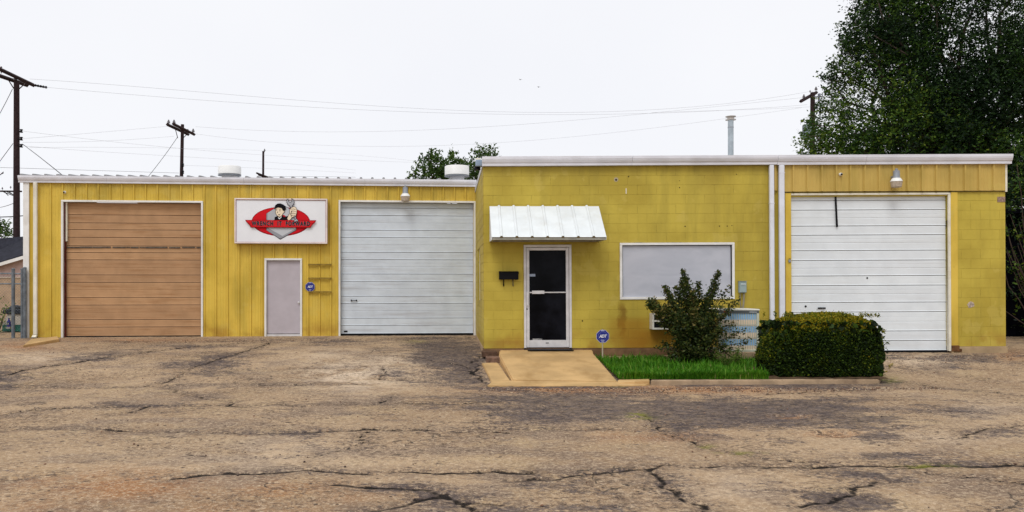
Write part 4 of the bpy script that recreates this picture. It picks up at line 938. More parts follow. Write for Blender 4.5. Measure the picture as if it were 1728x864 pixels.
# ------------------------------------------------------------------ big tree on the right
TL = leafmat('elm_leaf', [(.0, (.004, .009, .005)), (.35, (.008, .021, .007)), (.60, (.026, .062, .010)), (.80, (.070, .130, .014)), (1, (.15, .19, .02))], tr=.18, w=.28)
def bigtree():
    r = np.random.default_rng(11)
    T = W(1640, 600, 27); T.z = 0
    tr = thing('elm_tree', 'huge dark green elm tree towering behind the right end of the block building', 'tree', tuple(T))
    k = 27/F
    def cl(px, py, rad, dy=0): y = 27+dy; v = W(px, py, y); return (v.x-T.x, y-T.y, v.z), rad*y/F
    L = []
    # silhouette clumps: (px, py, radius px, depth shift)
    for a in [(1500,20,45,0),(1475,60,42,-.5),(1462,100,38,0),(1440,60,22,0),(1455,40,22,0),(1432,125,28,.3),(1415,120,18,0),(1398,131,11,0),(1440,165,34,0),(1415,175,26,.2),(1405,210,34,0),(1385,235,24,0),(1375,215,14,0),(1368,255,18,0),(1410,250,34,-.4),
              (1460,215,42,-.8),(1455,255,40,-1),(1500,140,52,-.6),(1510,220,55,-1.2),(1520,80,55,-.4),(1550,30,55,0),(1545,-20,50,0),(1500,-25,40,.5),(1480,-5,22,0),
              (1570,160,60,-1.4),(1580,240,60,-1.6),(1600,90,60,-1),(1620,20,60,-.4),(1640,180,62,-1.5),(1650,260,60,-1.8),(1670,100,62,-1),(1690,30,60,-.5),(1710,180,62,-1.3),(1720,270,60,-1.5),(1740,100,62,-.8),(1760,20,60,0),(1780,200,60,-.8),
              (1620,-60,70,0),(1700,-70,75,0),(1560,-70,55,.5),(1640,-140,70,0),(1730,-150,75,0),(1800,-40,75,0),(1830,100,75,0),(1850,220,70,0),(1720,340,60,-1),(1780,330,60,-1),(1760,420,55,-.4),(1840,350,60,0),
              (1640,330,60,1),(1560,320,60,1),(1715,310,42,-3),(1722,350,42,-3),(1735,400,48,-3),(1728,300,45,-2),(1480,310,60,1),(1420,300,45,.6),(1400,262,26,0),(1372,245,20,0),(1395,240,26,-.2),(1440,285,40,-.6),(1470,262,40,-.8),(1430,222,34,-.5)]: L.append(cl(*a))
    cores = list(L)
    for i in range(42): L.append(cl(r.uniform(1520, 1860), r.uniform(60, 340), r.uniform(40, 62), r.uniform(-1.6, 1.5)))
    # inner filling and back layer
    for i in range(46):
        L.append(cl(r.uniform(1470, 1850), r.uniform(-100, 330), r.uniform(35, 60), r.uniform(.5, 3.5)))
    for i in range(70):      # small outer tufts
        (c, R) = cores[r.integers(0, len(cores))]; u = r.normal(0, 1, 3); u /= np.linalg.norm(u)
        L.append((tuple(np.array(c) + u*R*.95), R*r.uniform(.25, .45)))
    cen = np.array([l[0] for l in L]); rad = np.array([l[1] for l in L])
    gx_ = smooth(-1.5, -3.6, cen[:, 0]) * smooth(9.2, 7.0, cen[:, 2])      # tone raised towards the lower left boughs, lighter and yellower
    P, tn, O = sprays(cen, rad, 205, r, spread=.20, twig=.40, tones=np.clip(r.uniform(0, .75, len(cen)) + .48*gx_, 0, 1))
    keep = P[:, 1] + T.y > 23.5; P, tn, O = P[keep], tn[keep], O[keep]
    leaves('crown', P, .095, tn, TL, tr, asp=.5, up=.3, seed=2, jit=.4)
    tk = MB(); tk.tube(limb((0, 0, -.1), (.1, .2, 4.2), .42, .3, 1)[0], .45, 10, .30)
    tk.obj('trunk', BARK, tr)
    br = MB()
    for i, (c, R) in enumerate(cores):
        st_ = Vector((r.uniform(-.2, .3), r.uniform(-.1, .4), r.uniform(2.5, 5.5))); pts, a, b = limb(st_, c, .1, .02, i, .5); br.tube(pts, .10, 6, .018, cap=False)
    br.obj('branches', BARK, tr, sm=True)
    # feathery outer twigs on the left side, reaching into the sky
    tips = [((1430,140),(1386,132)),((1445,70),(1418,40)),((1450,45),(1436,28)),((1470,20),(1478,-4)),((1440,100),(1418,62)),((1430,150),(1400,128)),((1415,180),(1392,150)),((1395,215),(1362,205)),((1390,235),(1352,226)),((1380,250),(1348,262)),((1400,190),(1375,178)),((1455,25),(1462,2)),((1425,120),(1400,112)),((1440,85),(1420,92)),((1440,60),(1428,78))]
    tw = MB(); PP, TT = [], []
    for i, (a, b) in enumerate(tips):
        y = 27 + r.uniform(-.8, .8); A, B = W(*a, y) - T, W(*b, y) - T
        pts, _, _ = limb(A, B, 0, 0, i, .6); tw.tube(pts, .02, 5, .005, cap=False)
        n = 130; t_ = r.uniform(0, 1.02, n); q_ = np.array([A])*(1-t_[:, None]) + np.array([B])*t_[:, None]
        PP.append(q_ + r.normal(0, 1, (n, 3))*(.16*(1.1-t_[:, None]) + .035)); TT.append(np.full(n, r.uniform(.2, .8)))
    tw.obj('twigs', BARK, tr, kind='stuff'); leaves('outer_leaves', np.concatenate(PP), .10, np.concatenate(TT), TL, tr, asp=.5, seed=4)
bigtree()
# dark shed and scrub in the deep shade at the right edge
sh_ = thing('dark_shed', 'dark boarded shed in shade past the right end of the block building', 'shed', (12.6, 22.5, -.05))
DS = M('shed_painted_shade', (.004, .004, .006), .95, .4, 3, spec=0)  # near-black boards: the deep shade under the tree is put into the colour
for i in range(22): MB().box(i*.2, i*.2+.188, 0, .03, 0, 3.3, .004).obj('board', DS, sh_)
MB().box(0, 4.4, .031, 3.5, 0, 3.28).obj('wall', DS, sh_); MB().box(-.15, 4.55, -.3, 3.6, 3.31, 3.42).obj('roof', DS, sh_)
def bush(name, label, px, y, base, w, h, n, mat, seed, size=.11, cat='shrub', dz=None):
    r = np.random.default_rng(seed); c = W(px, base, y); root = thing(name, label, cat, (c.x, y, float(ground(c.x, y)) if dz is None else dz))
    cen = np.stack([r.uniform(-w/2, w/2, n), r.uniform(-w/3, w/3, n), r.uniform(.1, 1, n)*h], 1); rad = r.uniform(.16, .32, n)*max(w, h)*.6
    P, tn, O = sprays(cen, rad, 160/max(w, h), r, twig=.3); leaves('foliage', P, size, tn, mat, root, asp=.5, seed=seed, outward=O)
    b = MB()
    for i in range(n): pts, _, _ = limb((0, 0, 0), cen[i], 0, 0, i); b.tube(pts, .025, 5, .008, cap=False)
    b.obj('stems', BARK, root); return root
bush('understorey_shrub', 'dark scrub crowding the ground right of the block building', 1762, 21.5, 590, 2.6, 4.6, 34, TL, 31, size=.09)

# small trees in the distance
DL = leafmat('far_leaf', [(0, (.02, .04, .012)), (.5, (.05, .10, .02)), (1, (.11, .17, .035))], tr=.3)
def fartree(px, y, clumps, label, seed, tips=(), per=150, size=.19):
    r = np.random.default_rng(seed); c = W(px, 481, y); root = thing('distant_tree', label, 'tree', (c.x, y, 0))
    L = []
    for (a, b, R) in clumps: v = W(a, b, y + r.uniform(-.6, .6)); L.append(((v.x-c.x, v.y-y, v.z), R*y/F))
    P, tn, O = sprays(np.array([l[0] for l in L]), [l[1] for l in L], per, r, twig=.55)
    leaves('crown', P, size, tn, DL, root, asp=.5, seed=seed, outward=O)
    b = MB(); b.tube(limb((0, 0, -.1), (0, 0, 4.5), 0, 0, 1)[0], .2, 8, .12); b.obj('trunk', BARK, root)
    b = MB()
    for i, l in enumerate(L): b.tube(limb((0, 0, 4.0), l[0], 0, 0, i)[0], .07, 5, .015, cap=False)
    b.obj('branches', BARK, root)
fartree(745, 46, [(715,290,14),(727,272,11),(726,254,5),(738,276,14),(752,266,11),(765,275,13),(735,295,18),(760,292,18),(718,305,18),(775,285,12),(722,262,6),(755,310,25)], 'small loose-leaved tree behind the left roof vent side of the office', 21)
fartree(815, 52, [(800,280,14),(815,268,13),(825,257,8),(812,256,8),(835,266,9),(790,290,14),(820,285,16),(838,280,10),(805,300,18),(845,295,14),(862,272,2.5),(874,271,2)], 'denser small tree rising behind the office corner floodlight', 22)
fartree(-12, 60, [(-10,392,14),(2,388,10),(8,380,6),(6,396,8),(-20,380,16),(10,400,6)], 'small green tree showing above the dark house roof at the left edge', 23)

# ------------------------------------------------------------------ hedge
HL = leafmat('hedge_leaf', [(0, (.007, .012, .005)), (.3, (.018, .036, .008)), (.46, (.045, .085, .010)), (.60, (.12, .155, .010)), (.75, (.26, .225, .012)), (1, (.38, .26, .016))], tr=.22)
def hedge():
    r = np.random.default_rng(5); x0, x1, y0, y1, zb, zt = 5.74, 7.92, 14.98, 16.1, -.28, .82
    root = thing('hedge', 'boxy clipped hedge with golden new growth on top, beside the curb', 'hedge', ((x0+x1)/2, (y0+y1)/2, -.28))
    cx, cy = (x0+x1)/2, (y0+y1)/2; n = 75000
    # superellipsoid box surface with lumps
    u = r.normal(0, 1, (n, 3)); p_ = 3.5
    u[:, 2] = np.abs(u[:, 2])*1.0 - .15*(r.random(n) < .3)
    s = (np.abs(u[:, 0])**p_ + np.abs(u[:, 1])**p_ + np.abs(u[:, 2])**p_) ** (1/p_); u = u / s[:, None]
    a, b, h = (x1-x0)/2, (y1-y0)/2, (zt-zb)
    X = u[:, 0]*a; Y = u[:, 1]*b; Z = u[:, 2]*h
    X *= 1 - .04*(Z/h < .25) + .0*X; lump = .05*np.sin(X*5+1)*np.sin(Z*6) + .04*np.sin(Y*5+X*3)
    dep = 1 - np.abs(r.normal(0, .05, n)) + lump*.6; dep += (r.random(n) < .03)*r.uniform(.0, .06, n)
    X, Y, Z = X*dep, Y*dep, Z*np.where(Z > 0, dep, 1)
    Z = np.where(Z < .02, r.uniform(.0, .3, n), Z); Z -= .09*np.clip(np.abs(X)/a-.45, 0, 1)**2*2*(Z/h)
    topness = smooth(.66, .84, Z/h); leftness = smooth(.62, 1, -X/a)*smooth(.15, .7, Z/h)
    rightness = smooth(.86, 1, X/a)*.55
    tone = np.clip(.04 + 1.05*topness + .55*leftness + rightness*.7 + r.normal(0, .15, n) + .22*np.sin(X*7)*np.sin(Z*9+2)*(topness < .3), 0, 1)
    O = np.stack([u[:, 0]**3, u[:, 1]**3, u[:, 2]**3], 1)
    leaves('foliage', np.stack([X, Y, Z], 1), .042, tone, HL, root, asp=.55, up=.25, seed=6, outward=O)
    # stray shoots
    PP, TT = [], []; b_ = MB()
    for i in range(46):
        if i < 34: A = np.array([r.uniform(-a*.9, a*.9), r.uniform(-b*.8, b*.8), h*.97]); D = np.array([r.normal(0, .3), r.normal(0, .3), 1])*r.uniform(.03, .08)
        else: sgn_ = 1 if i < 42 else -1; A = np.array([sgn_*a*.97, r.uniform(-b*.9, b*.2), r.uniform(.15, .9)*h]); D = np.array([sgn_, r.normal(0, .4), r.uniform(0, .8)])*r.uniform(.03, .09)
        m_ = 26; t_ = r.random((m_, 1)); PP.append(A + D*t_ + r.normal(0, .016, (m_, 3))); TT.append(np.full(m_, r.uniform(.45, .95))); b_.tube([A, A+D], .003, 4, .001, cap=False)
    leaves('shoots', np.concatenate(PP), .04, np.concatenate(TT), HL, root, seed=8); b_.obj('twigs', BARK, root)
    # inner wood: stems and a dense dark core of leaves
    s_ = MB()
    for i in range(40):
        q_ = (r.uniform(-a, a)*.85, r.uniform(-b, b)*.85, h*r.uniform(.5, .9)); s_.tube(limb((q_[0]*.7, q_[1]*.5, 0), q_, 0, 0, i)[0], .02, 5, .006, cap=False)
    s_.obj('stems', BARK, root)
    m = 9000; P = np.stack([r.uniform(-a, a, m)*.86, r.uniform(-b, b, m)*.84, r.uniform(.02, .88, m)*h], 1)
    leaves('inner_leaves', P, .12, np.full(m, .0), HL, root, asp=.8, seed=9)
hedge()

# ------------------------------------------------------------------ crape myrtle shrub
CL = leafmat('myrtle_leaf', [(0, (.010, .016, .007)), (.35, (.026, .044, .012)), (.6, (.065, .090, .018)), (.8, (.14, .105, .03)), (1, (.33, .26, .09))], tr=.22, rough=.4)
def myrtle():
    r = np.random.default_rng(14); y = 16.85; B = W(1172, 611, y); root = thing('myrtle_shrub', 'upright leafy shrub with bronze tips in front of the film-covered window', 'shrub', (B.x, y, B.z))
    tips = [(1155,456,0),(1160,470,.2),(1148,475,0),(1178,478,.1),(1172,490,-.2),(1215,458,0),(1210,480,.2),(1232,484,.1),(1228,500,-.1),(1192,500,0),(1140,485,.3),(1127,498,0),(1122,483,.0),(1100,505,0),(1092,514,.1),(1108,520,-.2),(1120,515,0),(1105,535,-.1),
            (1240,515,0),(1250,505,.0),(1230,525,-.2),(1262,575,-.2),(1258,556,-.1),(1245,545,0),(1225,585,-.3),(1120,545,0),(1135,560,-.3),(1150,580,-.4),(1195,570,-.4),(1215,555,-.3),(1108,585,-.1),(1118,580,.1),(1165,520,-.4),(1185,540,-.5),(1145,530,-.4),(1205,525,-.3),(1160,550,-.5),(1180,590,-.5),(1205,600,-.4),(1130,600,-.2),(1150,600,-.4),
            (1090,508,.0),(1200,545,.2),(1170,500,.2),(1140,515,.2),(1180,560,.1),(1165,585,.0),(1190,600,.1),(1240,592,-.2)]
    st_ = MB(); PP, TT = [], []
    for i, (px, py, dy) in enumerate(tips):
        tpt = W(px, py, y+dy) - B; tpt.y = dy + r.uniform(-.15, .15); base = Vector((r.uniform(-.12, .12), r.uniform(-.1, .1), 0))
        mid = base.lerp(tpt, .5) + Vector((-tpt.x*.12, 0, .06*tpt.length)); pts = [base, base.lerp(mid, .5), mid, mid.lerp(tpt, .55), tpt]
        st_.tube(pts, .013, 5, .003, cap=False)
        arr = np.array([tuple(p) for p in pts]); n = int((230 + 210*tpt.length)*(.33 if px > 1218 else .4 if (px < 1128 and py > 525) else 1)); t_ = r.uniform(.22, 1.0, n)**.8*4; i0 = np.minimum(t_.astype(int), 3); f = (t_-i0)[:, None]
        q_ = arr[i0]*(1-f) + arr[i0+1]*f; fr_ = t_/4; sg = (.075*(1.25-fr_) + .012)[:, None]
        PP.append(q_ + r.normal(0, 1, (n, 3))*sg); tone = np.clip(.15 + .35*fr_**2 + r.normal(0, .13, n) + (.35 if i in (4, 32, 42) else 0)*(fr_ > .6), 0, 1)
        if 12 <= i <= 17 or i in (21, 22, 23): tone = np.clip(tone + .22, 0, 1)
        TT.append(tone)
    st_.obj('stems', BARK, root, sm=True); leaves('foliage', np.concatenate(PP), .058, np.concatenate(TT), CL, root, asp=.55, seed=15)
myrtle()

# ------------------------------------------------------------------ grass
GLM = leafmat('grass_blade', [(0, (.025, .085, .006)), (.4, (.055, .20, .010)), (.72, (.12, .30, .018)), (.9, (.22, .34, .05)), (1, (.50, .44, .20))], tr=.3, rough=.45)
def grass():
    r = np.random.default_rng(17); n = 30000; y = r.uniform(14.85, 17.75, n); XM = 7.2; lf = np.interp(y, [14.8, 17.4, 17.99], [3.02, 3.13, 3.12]); x = lf + (r.random(n)**1.0)*(7.2 - lf) - .03
    y = np.where(r.random(n) < .3, 14.78 + np.abs(r.normal(0, .08, n)), y)
    x = np.maximum(x, np.interp(y, [14.8, 17.99], [3.0, 3.1])); z = np.interp(y, [14.8, 17.99], [-.29, -.17])
    x = np.where((x > 5.62) & (y < 16.2), 3.1 + (x-5.6)*1.4, x); z = np.interp(y, [14.8, 17.99], [-.29, -.17]); dens = np.sin(x*5)*np.sin(y*4) + r.normal(0, .6, n); k = dens > -.75; x, y, z = x[k], y[k], z[k]; n = len(x)
    h = r.uniform(.03, .105, n)*(1 + .45*np.sin(x*4.3+y*3)*np.sin(x*1.7-y*5)) + np.abs(r.normal(0, .03, n)) + (r.random(n) < .02)*.14; h *= np.where(y > 17.0, .7, 1)
    a = r.uniform(0, 2*np.pi, n); lean = r.uniform(.1, .9, n)*h; w = r.uniform(.004, .009, n)
    dx, dy = np.cos(a), np.sin(a); wx, wy = -dy*w, dx*w
    v0 = np.stack([x-wx, y-wy, z], 1); v1 = np.stack([x+wx, y+wy, z], 1)
    m0 = np.stack([x-wx*.8+dx*lean*.35, y-wy*.8+dy*lean*.35, z+h*.62], 1); m1 = np.stack([x+wx*.8+dx*lean*.35, y+wy*.8+dy*lean*.35, z+h*.62], 1)
    tp = np.stack([x+dx*lean, y+dy*lean, z+h], 1)
    V = np.stack([v0, v1, m1, m0, tp], 1).reshape(-1, 3); b = np.arange(n)[:, None]*5
    me = bpy.data.meshes.new('grass'); F4 = (b + np.array([0, 1, 2, 3])); F3 = (b + np.array([3, 2, 4]))
    lv = np.concatenate([F4.ravel(), F3.ravel()]).astype(np.int32); ls = np.concatenate([np.arange(n)*4, n*4 + np.arange(n)*3]).astype(np.int32); lt = np.concatenate([np.full(n, 4), np.full(n, 3)]).astype(np.int32)
    me.vertices.add(len(V)); me.vertices.foreach_set('co', V.astype(np.float32).ravel()); me.loops.add(len(lv)); me.loops.foreach_set('vertex_index', lv)
    me.polygons.add(2*n); me.polygons.foreach_set('loop_start', ls); me.polygons.foreach_set('loop_total', lt); me.update(calc_edges=True)
    tone = np.clip(r.uniform(.0, .75, n) + .28*np.sin(x*3.1+1)*np.sin(y*5) + (r.random(n) < .06)*.9, 0, 1)
    at_ = me.attributes.new('tone', 'FLOAT', 'POINT'); at_.data.foreach_set('value', np.repeat(tone, 5).astype(np.float32))
    me.materials.append(GLM); o = mkobj('grass', me, kind='stuff'); tag(o, 'bright green grass filling the bed between ramp, curb and office wall', 'grass')
grass()
# taller weeds by the wall and condenser
WL = leafmat('weed_leaf', [(0, (.04, .08, .015)), (.6, (.12, .19, .03)), (1, (.24, .28, .06))], tr=.3)
for i, (px, y, h, lb) in enumerate(((1224, 16.2, .32, 'pale green weed clump at the foot of the shrub'), (1242, 16.5, .42, 'thin weed standing before the condenser unit'), (1135, 17.6, .22, 'low weed against the foundation beside the window air conditioner'))):
    r = np.random.default_rng(40+i); c = W(px, 600, y); root = thing('weed', lb, 'weed', (c.x, y, -.24)); b = MB(); PP = []
    for k in range(9):
        tp = np.array([r.normal(0, .1), r.normal(0, .1), h*r.uniform(.5, 1)]); b.tube([(0, 0, 0), tuple(tp*.5 + r.normal(0, .02, 3)), tuple(tp)], .004, 4, .002, cap=False)
        n = 60; t_ = r.random((n, 1)); PP.append(tp*t_ + r.normal(0, .025, (n, 3)))
    b.obj('stems', BARK, root); leaves('foliage', np.concatenate(PP), .045, np.random.default_rng(i).random(9*60), WL, root, asp=.4, seed=50+i)

# ------------------------------------------------------------------ poles and wires
def pole(px0, px1, top, y, r, arms, ins, braces, label, extras=None, bot=540):
    a, b = W(px0, top, y), W(px1, bot, y); root = thing('utility_pole', label, 'utility pole', (b.x, y, 0)); o = Vector((b.x, y, 0))
    MB().tube([(0, 0, -.3), (a.x-o.x, 0, a.z)], r*1.15, 12, r*.85).obj('pole', WOOD, root, sm=True)
    for (p, q, dy0, dy1, th) in arms:
        A, B = W(*p, y+dy0) - o, W(*q, y+dy1) - o; MB().tube([A, B], th, 4).obj('crossarm', WOOD, root)
    PI_ = M('porcelain', (.16, .15, .16), .3)
    for (p, dy, s) in ins:
        A = W(*p, y+dy) - o; MB().lathe(tuple(A), [(.02*s, -.16*s), (.02*s, -.06*s), (.09*s, -.05*s), (.05*s, 0), (.08*s, .01*s), (.03*s, .06*s), (.045*s, .08*s), (.02*s, .12*s)], 10).obj('insulator', PI_, root)
    for (p, q, dy) in braces: MB().tube([W(*p, y+dy)-o, W(*q, y+dy)-o], .03, 5).obj('brace', WOOD, root)
    return root, o
rt, o_ = pole(28, 28, 136, 45, .165, [((-12, 124), (46, 144), -1.6, 1.6, .11), ((-2, 116), (57, 144), -1.9, 1.9, .11)],
     [((2, 117), -1.6, 1.3), ((26, 133), 0, 1.2), ((41, 138), .9, 1.0)], [((15, 136), (25, 152), 0), ((40, 143), (30, 152), 0)], 'tall dark wooden utility pole with double crossarm at the left edge')
for py in (221, 234, 246):
    A = W(36, py, 44.8) - o_; MB().lathe(tuple(A), [(.07, -.09), (.085, -.06), (.05, -.02), (.05, .02), (.085, .06), (.07, .09)], 10).obj('spool_insulator', BLACK, rt)
    MB().tube([A, A + Vector((-.22, .1, 0))], .03, 5).obj('bracket', BLACK, rt)
for k in range(5): A = W(60 + k*4.4, 144 + k*.8, 47) - o_; MB().lathe(tuple(A), [(.02, -.07), (.07, -.05), (.07, .03), (.02, .07)], 8).obj('string_insulator', BLACK, rt)
rt, o_ = pole(308, 302, 210, 64, .145, [((282, 210), (318, 227), -1.6, 1.6, .12), ((292, 209), (328, 227), -1.6, 1.6, .12)],
     [((284.5, 206), -1.4, 1.5), ((293.7, 206), -1.4, 1.5), ((317, 221), 1.2, 1.3), ((326, 221), 1.4, 1.5)], [((296, 218), (300, 233), 0), ((316, 226), (307, 235), 0)], 'wooden utility pole with double crossarm behind the brown door side roof')
for py in (278.5, 290.5): A = W(308.5, py, 63.8) - o_; MB().lathe(tuple(A), [(.08, -.12), (.11, -.06), (.06, 0), (.11, .06), (.08, .12)], 10).obj('spool_insulator', BLACK, rt)
rt, o_ = pole(444.3, 443, 255, 88, .13, [((433, 292), (453, 299.5), -1, 1, .10), ((436, 295), (448, 300), -1, 1, .08)], [((446.5, 253.5), 0, 1.3)], [], 'short dark utility pole far behind the workshop roof right of a drum vent')
rt, o_ = pole(1371.5, 1369, 156, 58, .18, [((1351, 171), (1378, 156), -.8, .8, .12)], [((1356.5, 163), -.6, 1.3), ((1377, 150), .6, 1.3), ((1367, 154), 0, .7)], [], 'utility pole with one crossarm and a transformer beside the big elm', bot=480)
A = W(1362, 236, 57.4) - o_
MB().lathe(tuple(A), [(.24, 0), (.31, .03), (.31, .98), (.27, 1.03), (.05, 1.08)], 18).obj('transformer', M('transformer', (.20, .24, .28), .5, .15), rt, sm=True)
MB().lathe(tuple(A + Vector((0, 0, 1.05))), [(.04, 0), (.07, .05), (.04, .12), (.06, .18), (.03, .3)], 10).obj('bushing', BLACK, rt)
A = W(1383, 163, 57.4) - o_; MB().box(A.x-.10, A.x+.02, A.y-.06, A.y+.06, A.z-.35, A.z+.2).tube([A + Vector((.0, 0, .2)), A + Vector((.22, 0, .1)), A + Vector((.1, 0, -.3))], .035, 6).tube([A + Vector((-.05, 0, 0)), (W(1373, 163, 57.6)-o_)], .03, 6).obj('fuse_cutout', M('cutout', (.16, .17, .22), .5), rt)
rt, o_ = pole(-14, -14, 316, 62, .14, [((-50, 322), (37, 323), -.2, .2, .06)], [((18, 316), .1, .8), ((4, 318), 0, .8)], [((-12, 300), (6, 292), 0), ((-2, 297), (6, 290), 0)], 'distant pole with a long crossarm behind the tall left pole')
for (a, b) in ((8, 14), (12, 26), (16, 24), (6, 22)): p, q = W(a, 324, 62)-o_, W(b, 330, 62)-o_; MB().tube([p, q], .03, 5).obj('bracket', BLACK, rt)
def wire(pts, y0, y1, label, r=.0055, mat=None, n=28):
    P = np.array(pts, float); t0 = np.concatenate([[0], np.cumsum(np.hypot(*np.diff(P, axis=0).T))]); t0 /= t0[-1]
    # smooth interpolation through the points (quadratic/cubic fit)
    dg = min(len(P)-1, 3); cx, cyy = np.polyfit(t0, P[:, 0], dg), np.polyfit(t0, P[:, 1], dg); t = np.linspace(0, 1, n)
    W3 = [W(np.polyval(cx, s), np.polyval(cyy, s), y0 + (y1-y0)*s) for s in t]; b = W3[0].copy()
    o = MB().tube([p - b for p in W3], r, 5).obj('power_line', mat or WIRE, None, b); tag(o, label, 'power line', 'overhead wires')
wire([(50,133),(330,155),(600,177),(864,187),(1120,186),(1372,153)], 45, 58, 'top overhead wire sagging from the tall left pole to the transformer pole', .0062)
wire([(70,147),(330,167),(600,186),(864,193),(1120,190),(1362,177)], 45, 58, 'second overhead wire just below the top one across the sky', .0062)
wire([(330,214),(480,221),(620,222),(864,212),(1100,190),(1354,165)], 64, 58, 'overhead wire from the middle pole rising to the transformer pole', .0062)
wire([(328,226),(520,243),(700,247),(900,238),(1100,215),(1353,182)], 64, 58, 'lowest long overhead wire rising to the transformer pole')
wire([(1100,190),(1230,186),(1290,184),(1371,180)], 58, 58, 'short level wire meeting the transformer pole above the flue pipe')
wire([(38,221),(180,239),(300,249),(443,262),(700,274)], 45, 80, 'upper service wire from the tall left pole crossing behind the middle pole')
wire([(38,234),(160,224),(283,213)], 45, 62, 'wire from the tall left pole up to the middle pole crossarm')
wire([(38,246),(170,256),(302,264),(600,287)], 45, 85, 'lower service wire from the tall left pole')
wire([(38,240),(170,238),(293,230)], 45, 63, 'wire rising to the middle pole just under its crossarm')
wire([(-20,282),(140,287),(302,292)], 50, 63, 'low dark wire running close above the workshop roof at left', .01, WIRED)
wire([(308,279),(420,283),(600,292)], 64, 80, 'faint service wire leaving the middle pole to the right')
wire([(50,249),(230,249),(443,254)], 46, 88, 'wire from the left pole to the short far pole')
wire([(447,254),(600,262),(720,274)], 88, 90, 'wire leaving the short far pole to the right')
wire([(452,298),(520,298),(600,299)], 88, 90, 'low dark wire right of the short far pole', .012, WIRED)
wire([(38,243),(72,269),(108,298)], 45, 30, 'guy wire slanting down right from the tall left pole', .016, WIRED)
wire([(21,150),(8,176),(-12,212)], 45, 45, 'upper guy wire slanting left from the tall pole', .016, WIRED)
wire([(22,242),(8,261),(-12,288)], 45, 45, 'lower guy wire slanting left from the tall pole', .016, WIRED)
wire([(299,232),(278,262),(250,298)], 64, 60, 'guy wire slanting down left from the middle pole', .018, WIRED)
wire([(-20,366),(10,366),(40,364)], 60, 60, 'low cable behind the foot of the tall left pole', .035, WIRED)
wire([(-20,352),(5,349),(25,342)], 55, 46, 'slack cable reaching the tall left pole from the left', .02)
# two birds high over the office
def bird(px, py, y, label):
    c = W(px, py, y); b = thing('bird', label, 'bird', tuple(c), (0, 0, .5), 'birds in the sky'); b.scale = (.65,)*3; K_ = M('bird_dark', (.09, .09, .10), .7)
    MB().lathe((0, 0, 0), [(.01, -.12), (.035, -.06), (.04, 0), (.03, .06), (.022, .09), (.01, .12)], 8, 'y').obj('body', K_, b, sm=True)
    for s in (-1, 1): MB().add([(0, -.04, .01), (0, .05, .01), (s*.12, .03, .06), (s*.26, -.03, .03), (s*.12, -.05, .055), (0, -.04, .0), (0, .05, .0), (s*.12, .03, .052), (s*.12, -.05, .047)], [(0,1,2,4),(4,2,3),(6,5,8,7),(7,8,3)]).obj('wing', K_, b)
bird(878, 134.5, 60, 'tiny dark bird, the higher one over the office roof'); bird(909, 147, 60, 'tiny dark bird, the lower one over the office roof')

# ------------------------------------------------------------------ far left: house, wall, fence, bin
def house():
    y = 42; a = W(-160, 481, y); root = thing('neighbour_house', 'pink house with dark shingle roof and white bargeboard beyond the chain-link fence', 'house', (a.x, y, 0)); o = Vector((a.x, y, 0))
    pk = M('pink_wall', (.62, .47, .44), .8, .08); rfm = M('shingle_dark', (.025, .026, .036), .9, .25, 6)
    def P(px, py, dy=0): return W(px, py, y+dy) - o
    zt = P(45, 430).z
    MB().add([P(-160, 545), P(52, 545), P(52, 421), P(-160, 486), P(-160, 545, 8), P(52, 545, 8), P(52, 440, 8), P(-160, 480, 8)], [(0,1,2,3),(1,5,6,2),(5,4,7,6)]).obj('wall', pk, root)
    # roof plane rising to the right and away
    MB().add([P(-170, 492, -.5), P(54, 425, -.5), P(54, 398, 1.5), P(-170, 415, 1.5), P(-170, 496, -.5), P(54, 429, -.5), P(54, 470, 9), P(-170, 470, 9)], [(0,1,2,3),(4,5,1,0),(3,2,6,7)]).obj('roof', rfm, root)
    MB().add([P(-170, 494, -.55), P(54, 427, -.55), P(54, 432.5, -.55), P(-170, 500, -.55), P(-170, 494, -.5), P(54, 427, -.5), P(54, 432.5, -.5), P(-170, 500, -.5)], [(0,1,2,3),(0,4,5,1),(3,2,6,7),(1,5,6,2)]).obj('bargeboard', WHITE, root)
house()
a, b = W(-120, 468, 34), W(24, 545, 34); w_ = thing('garden_wall', 'tan rendered yard wall in front of the pink house', 'wall', (a.x, 34, 0))
MB().box(0, b.x-a.x+.6, 0, .25, -.1, a.z-.03).obj('face', M('tan_render', (.42, .30, .20), .9, .15, 2, dirt=(.5, .45, .36), dirtamt=.4), w_)
MB().box(-.02, b.x-a.x+.62, -.03, .28, a.z-.029, a.z+.02).obj('coping', M('coping', (.5, .42, .34), .9), w_)
# chain-link fence
y_ = 22.0; fe = thing('chain_link_fence', 'grey chain-link fence and gate posts at the left end of the workshop', 'fence', (W(22, 500, y_).x, y_, 0)); fo = Vector(fe.location)
FG = M('fence_steel', (.15, .17, .19), .5, .25, 8, metal=.3)
for px, tp, r_, dy in ((22.3, 455, .045, 0), (37.5, 455, .04, 0), (41.8, 453, .045, -.02)):
    A = W(px, tp, y_+dy) - fo; MB().tube([(A.x, dy, -.1), (A.x, dy, A.z)], r_, 10).lathe((A.x, dy, A.z), [(r_*1.15, 0), (r_*1.1, .02), (r_*.4, .04)], 10).obj('post', FG, fe, sm=True)
for px0, px1, py in ((-150, 22, 461.5), (24, 37, 462), (24, 37, 479), (-150, 21, 479)): A, B = W(px0, py, y_)-fo, W(px1, py, y_)-fo; MB().tube([A, B], .018, 8).obj('rail', FG, fe)
ms = MB(); X_a, X_b = W(-150, 500, y_).x - fo.x, W(40, 500, y_).x - fo.x; zt, zb = W(0, 462, y_).z, .03
x = X_a - (zt-zb)
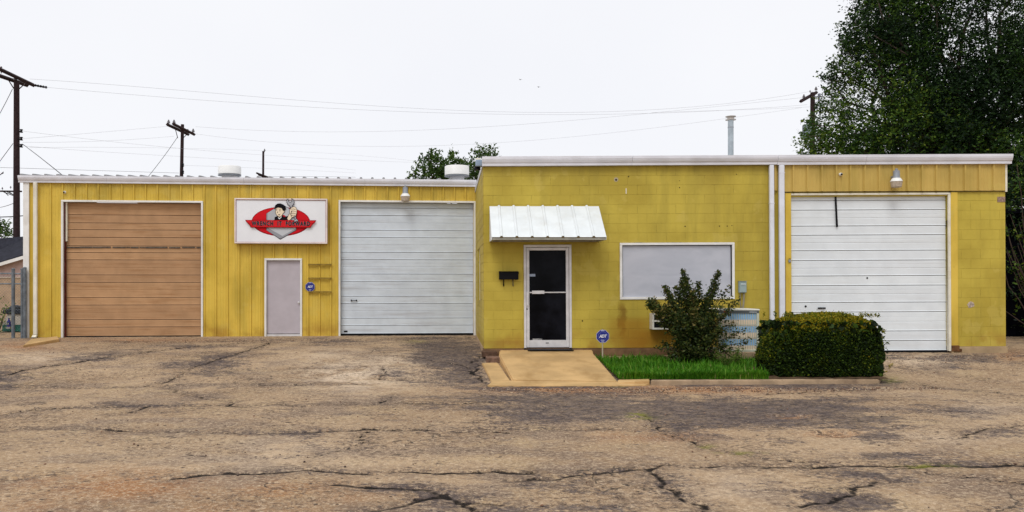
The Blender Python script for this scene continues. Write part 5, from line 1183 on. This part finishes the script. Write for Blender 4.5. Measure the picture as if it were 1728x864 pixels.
while x < X_b:
    for s in (1, -1):
        xa, xb = (x, x+(zt-zb)); za, zc = (zb, zt) if s == 1 else (zt, zb)
        t0 = max(0, (X_a-xa)/(xb-xa)); t1 = min(1, (X_b-xa)/(xb-xa))
        if t1 > t0: ms.tube([(xa+(xb-xa)*t0, .0+.004*s, za+(zc-za)*t0), (xa+(xb-xa)*t1, .004*s, za+(zc-za)*t1)], .0022, 3, cap=False)
    x += .075
ms.obj('wire_mesh', FG, fe, kind='stuff')
# green and white bin with dark lid, bottle
y_ = 24.5; a, b = W(3, 572, y_), W(44, 548, y_)
bn = thing('yard_bin', 'green yard bin with off-white upper body and dark lid behind the fence', 'bin', (a.x, y_, 0)); w2 = b.x - a.x; z1, z2, z3 = b.z, W(0, 530, y_).z, W(0, 522, y_).z
MB().box(0, w2, 0, .7, 0, z1, .02).obj('base', M('bin_green', (.018, .13, .10), .5, .2, 5), bn)
MB().prismx([(0, z1), (.7, z1), (.68, z2), (.08, z2)], .12, w2).add([(0.0, .02, z1), (.12, .02, z1), (.14, .08, z2), (.12, .7, z1)], [(0,1,2),(0,2,3)]).obj('body', M('bin_white', (.45, .42, .37), .6, .12, 5), bn)
MB().box(.02, w2, -.0, .72, z2+.003, z3, .02).lathe((.26, .3, z3-.02), [(.22, 0), (.2, .07), (.12, .12), (.03, .14)], 14).obj('lid', M('bin_lid', (.02, .025, .035), .5), bn)
c = W(13.5, 545, 24.3); bt = thing('bottle', 'small blue bottle with a white mark standing at the yard bin', 'bottle', (c.x, 24.35, c.z-.11)); BL = M('bottle_blue', (.03, .03, .30), .35)
MB().lathe((0, 0, 0), [(.05, 0), (.055, .01), (.055, .14), (.025, .19), (.02, .21)], 16).obj('body', BL, bt, sm=True); MB().lathe((0, 0, 0), [(.024, .211), (.024, .25), (.018, .252)], 12).obj('cap', BL, bt)
MB().lathe((0, -.056, .08), [(.028, 0), (.028, -.003)], 14, 'y').obj('label', M('lbl', (.55, .55, .7), .5), bt)
MB().box(-.06, .06, -.06, .06, -.06, -.001).obj('ledge', M('ledge', (.3, .3, .28), .8), bt)
bush('yard_shrub', 'small green shrub by the yard bin at the left edge', -3, 24.2, 550, .5, .9, 6, WL, 61, .08)
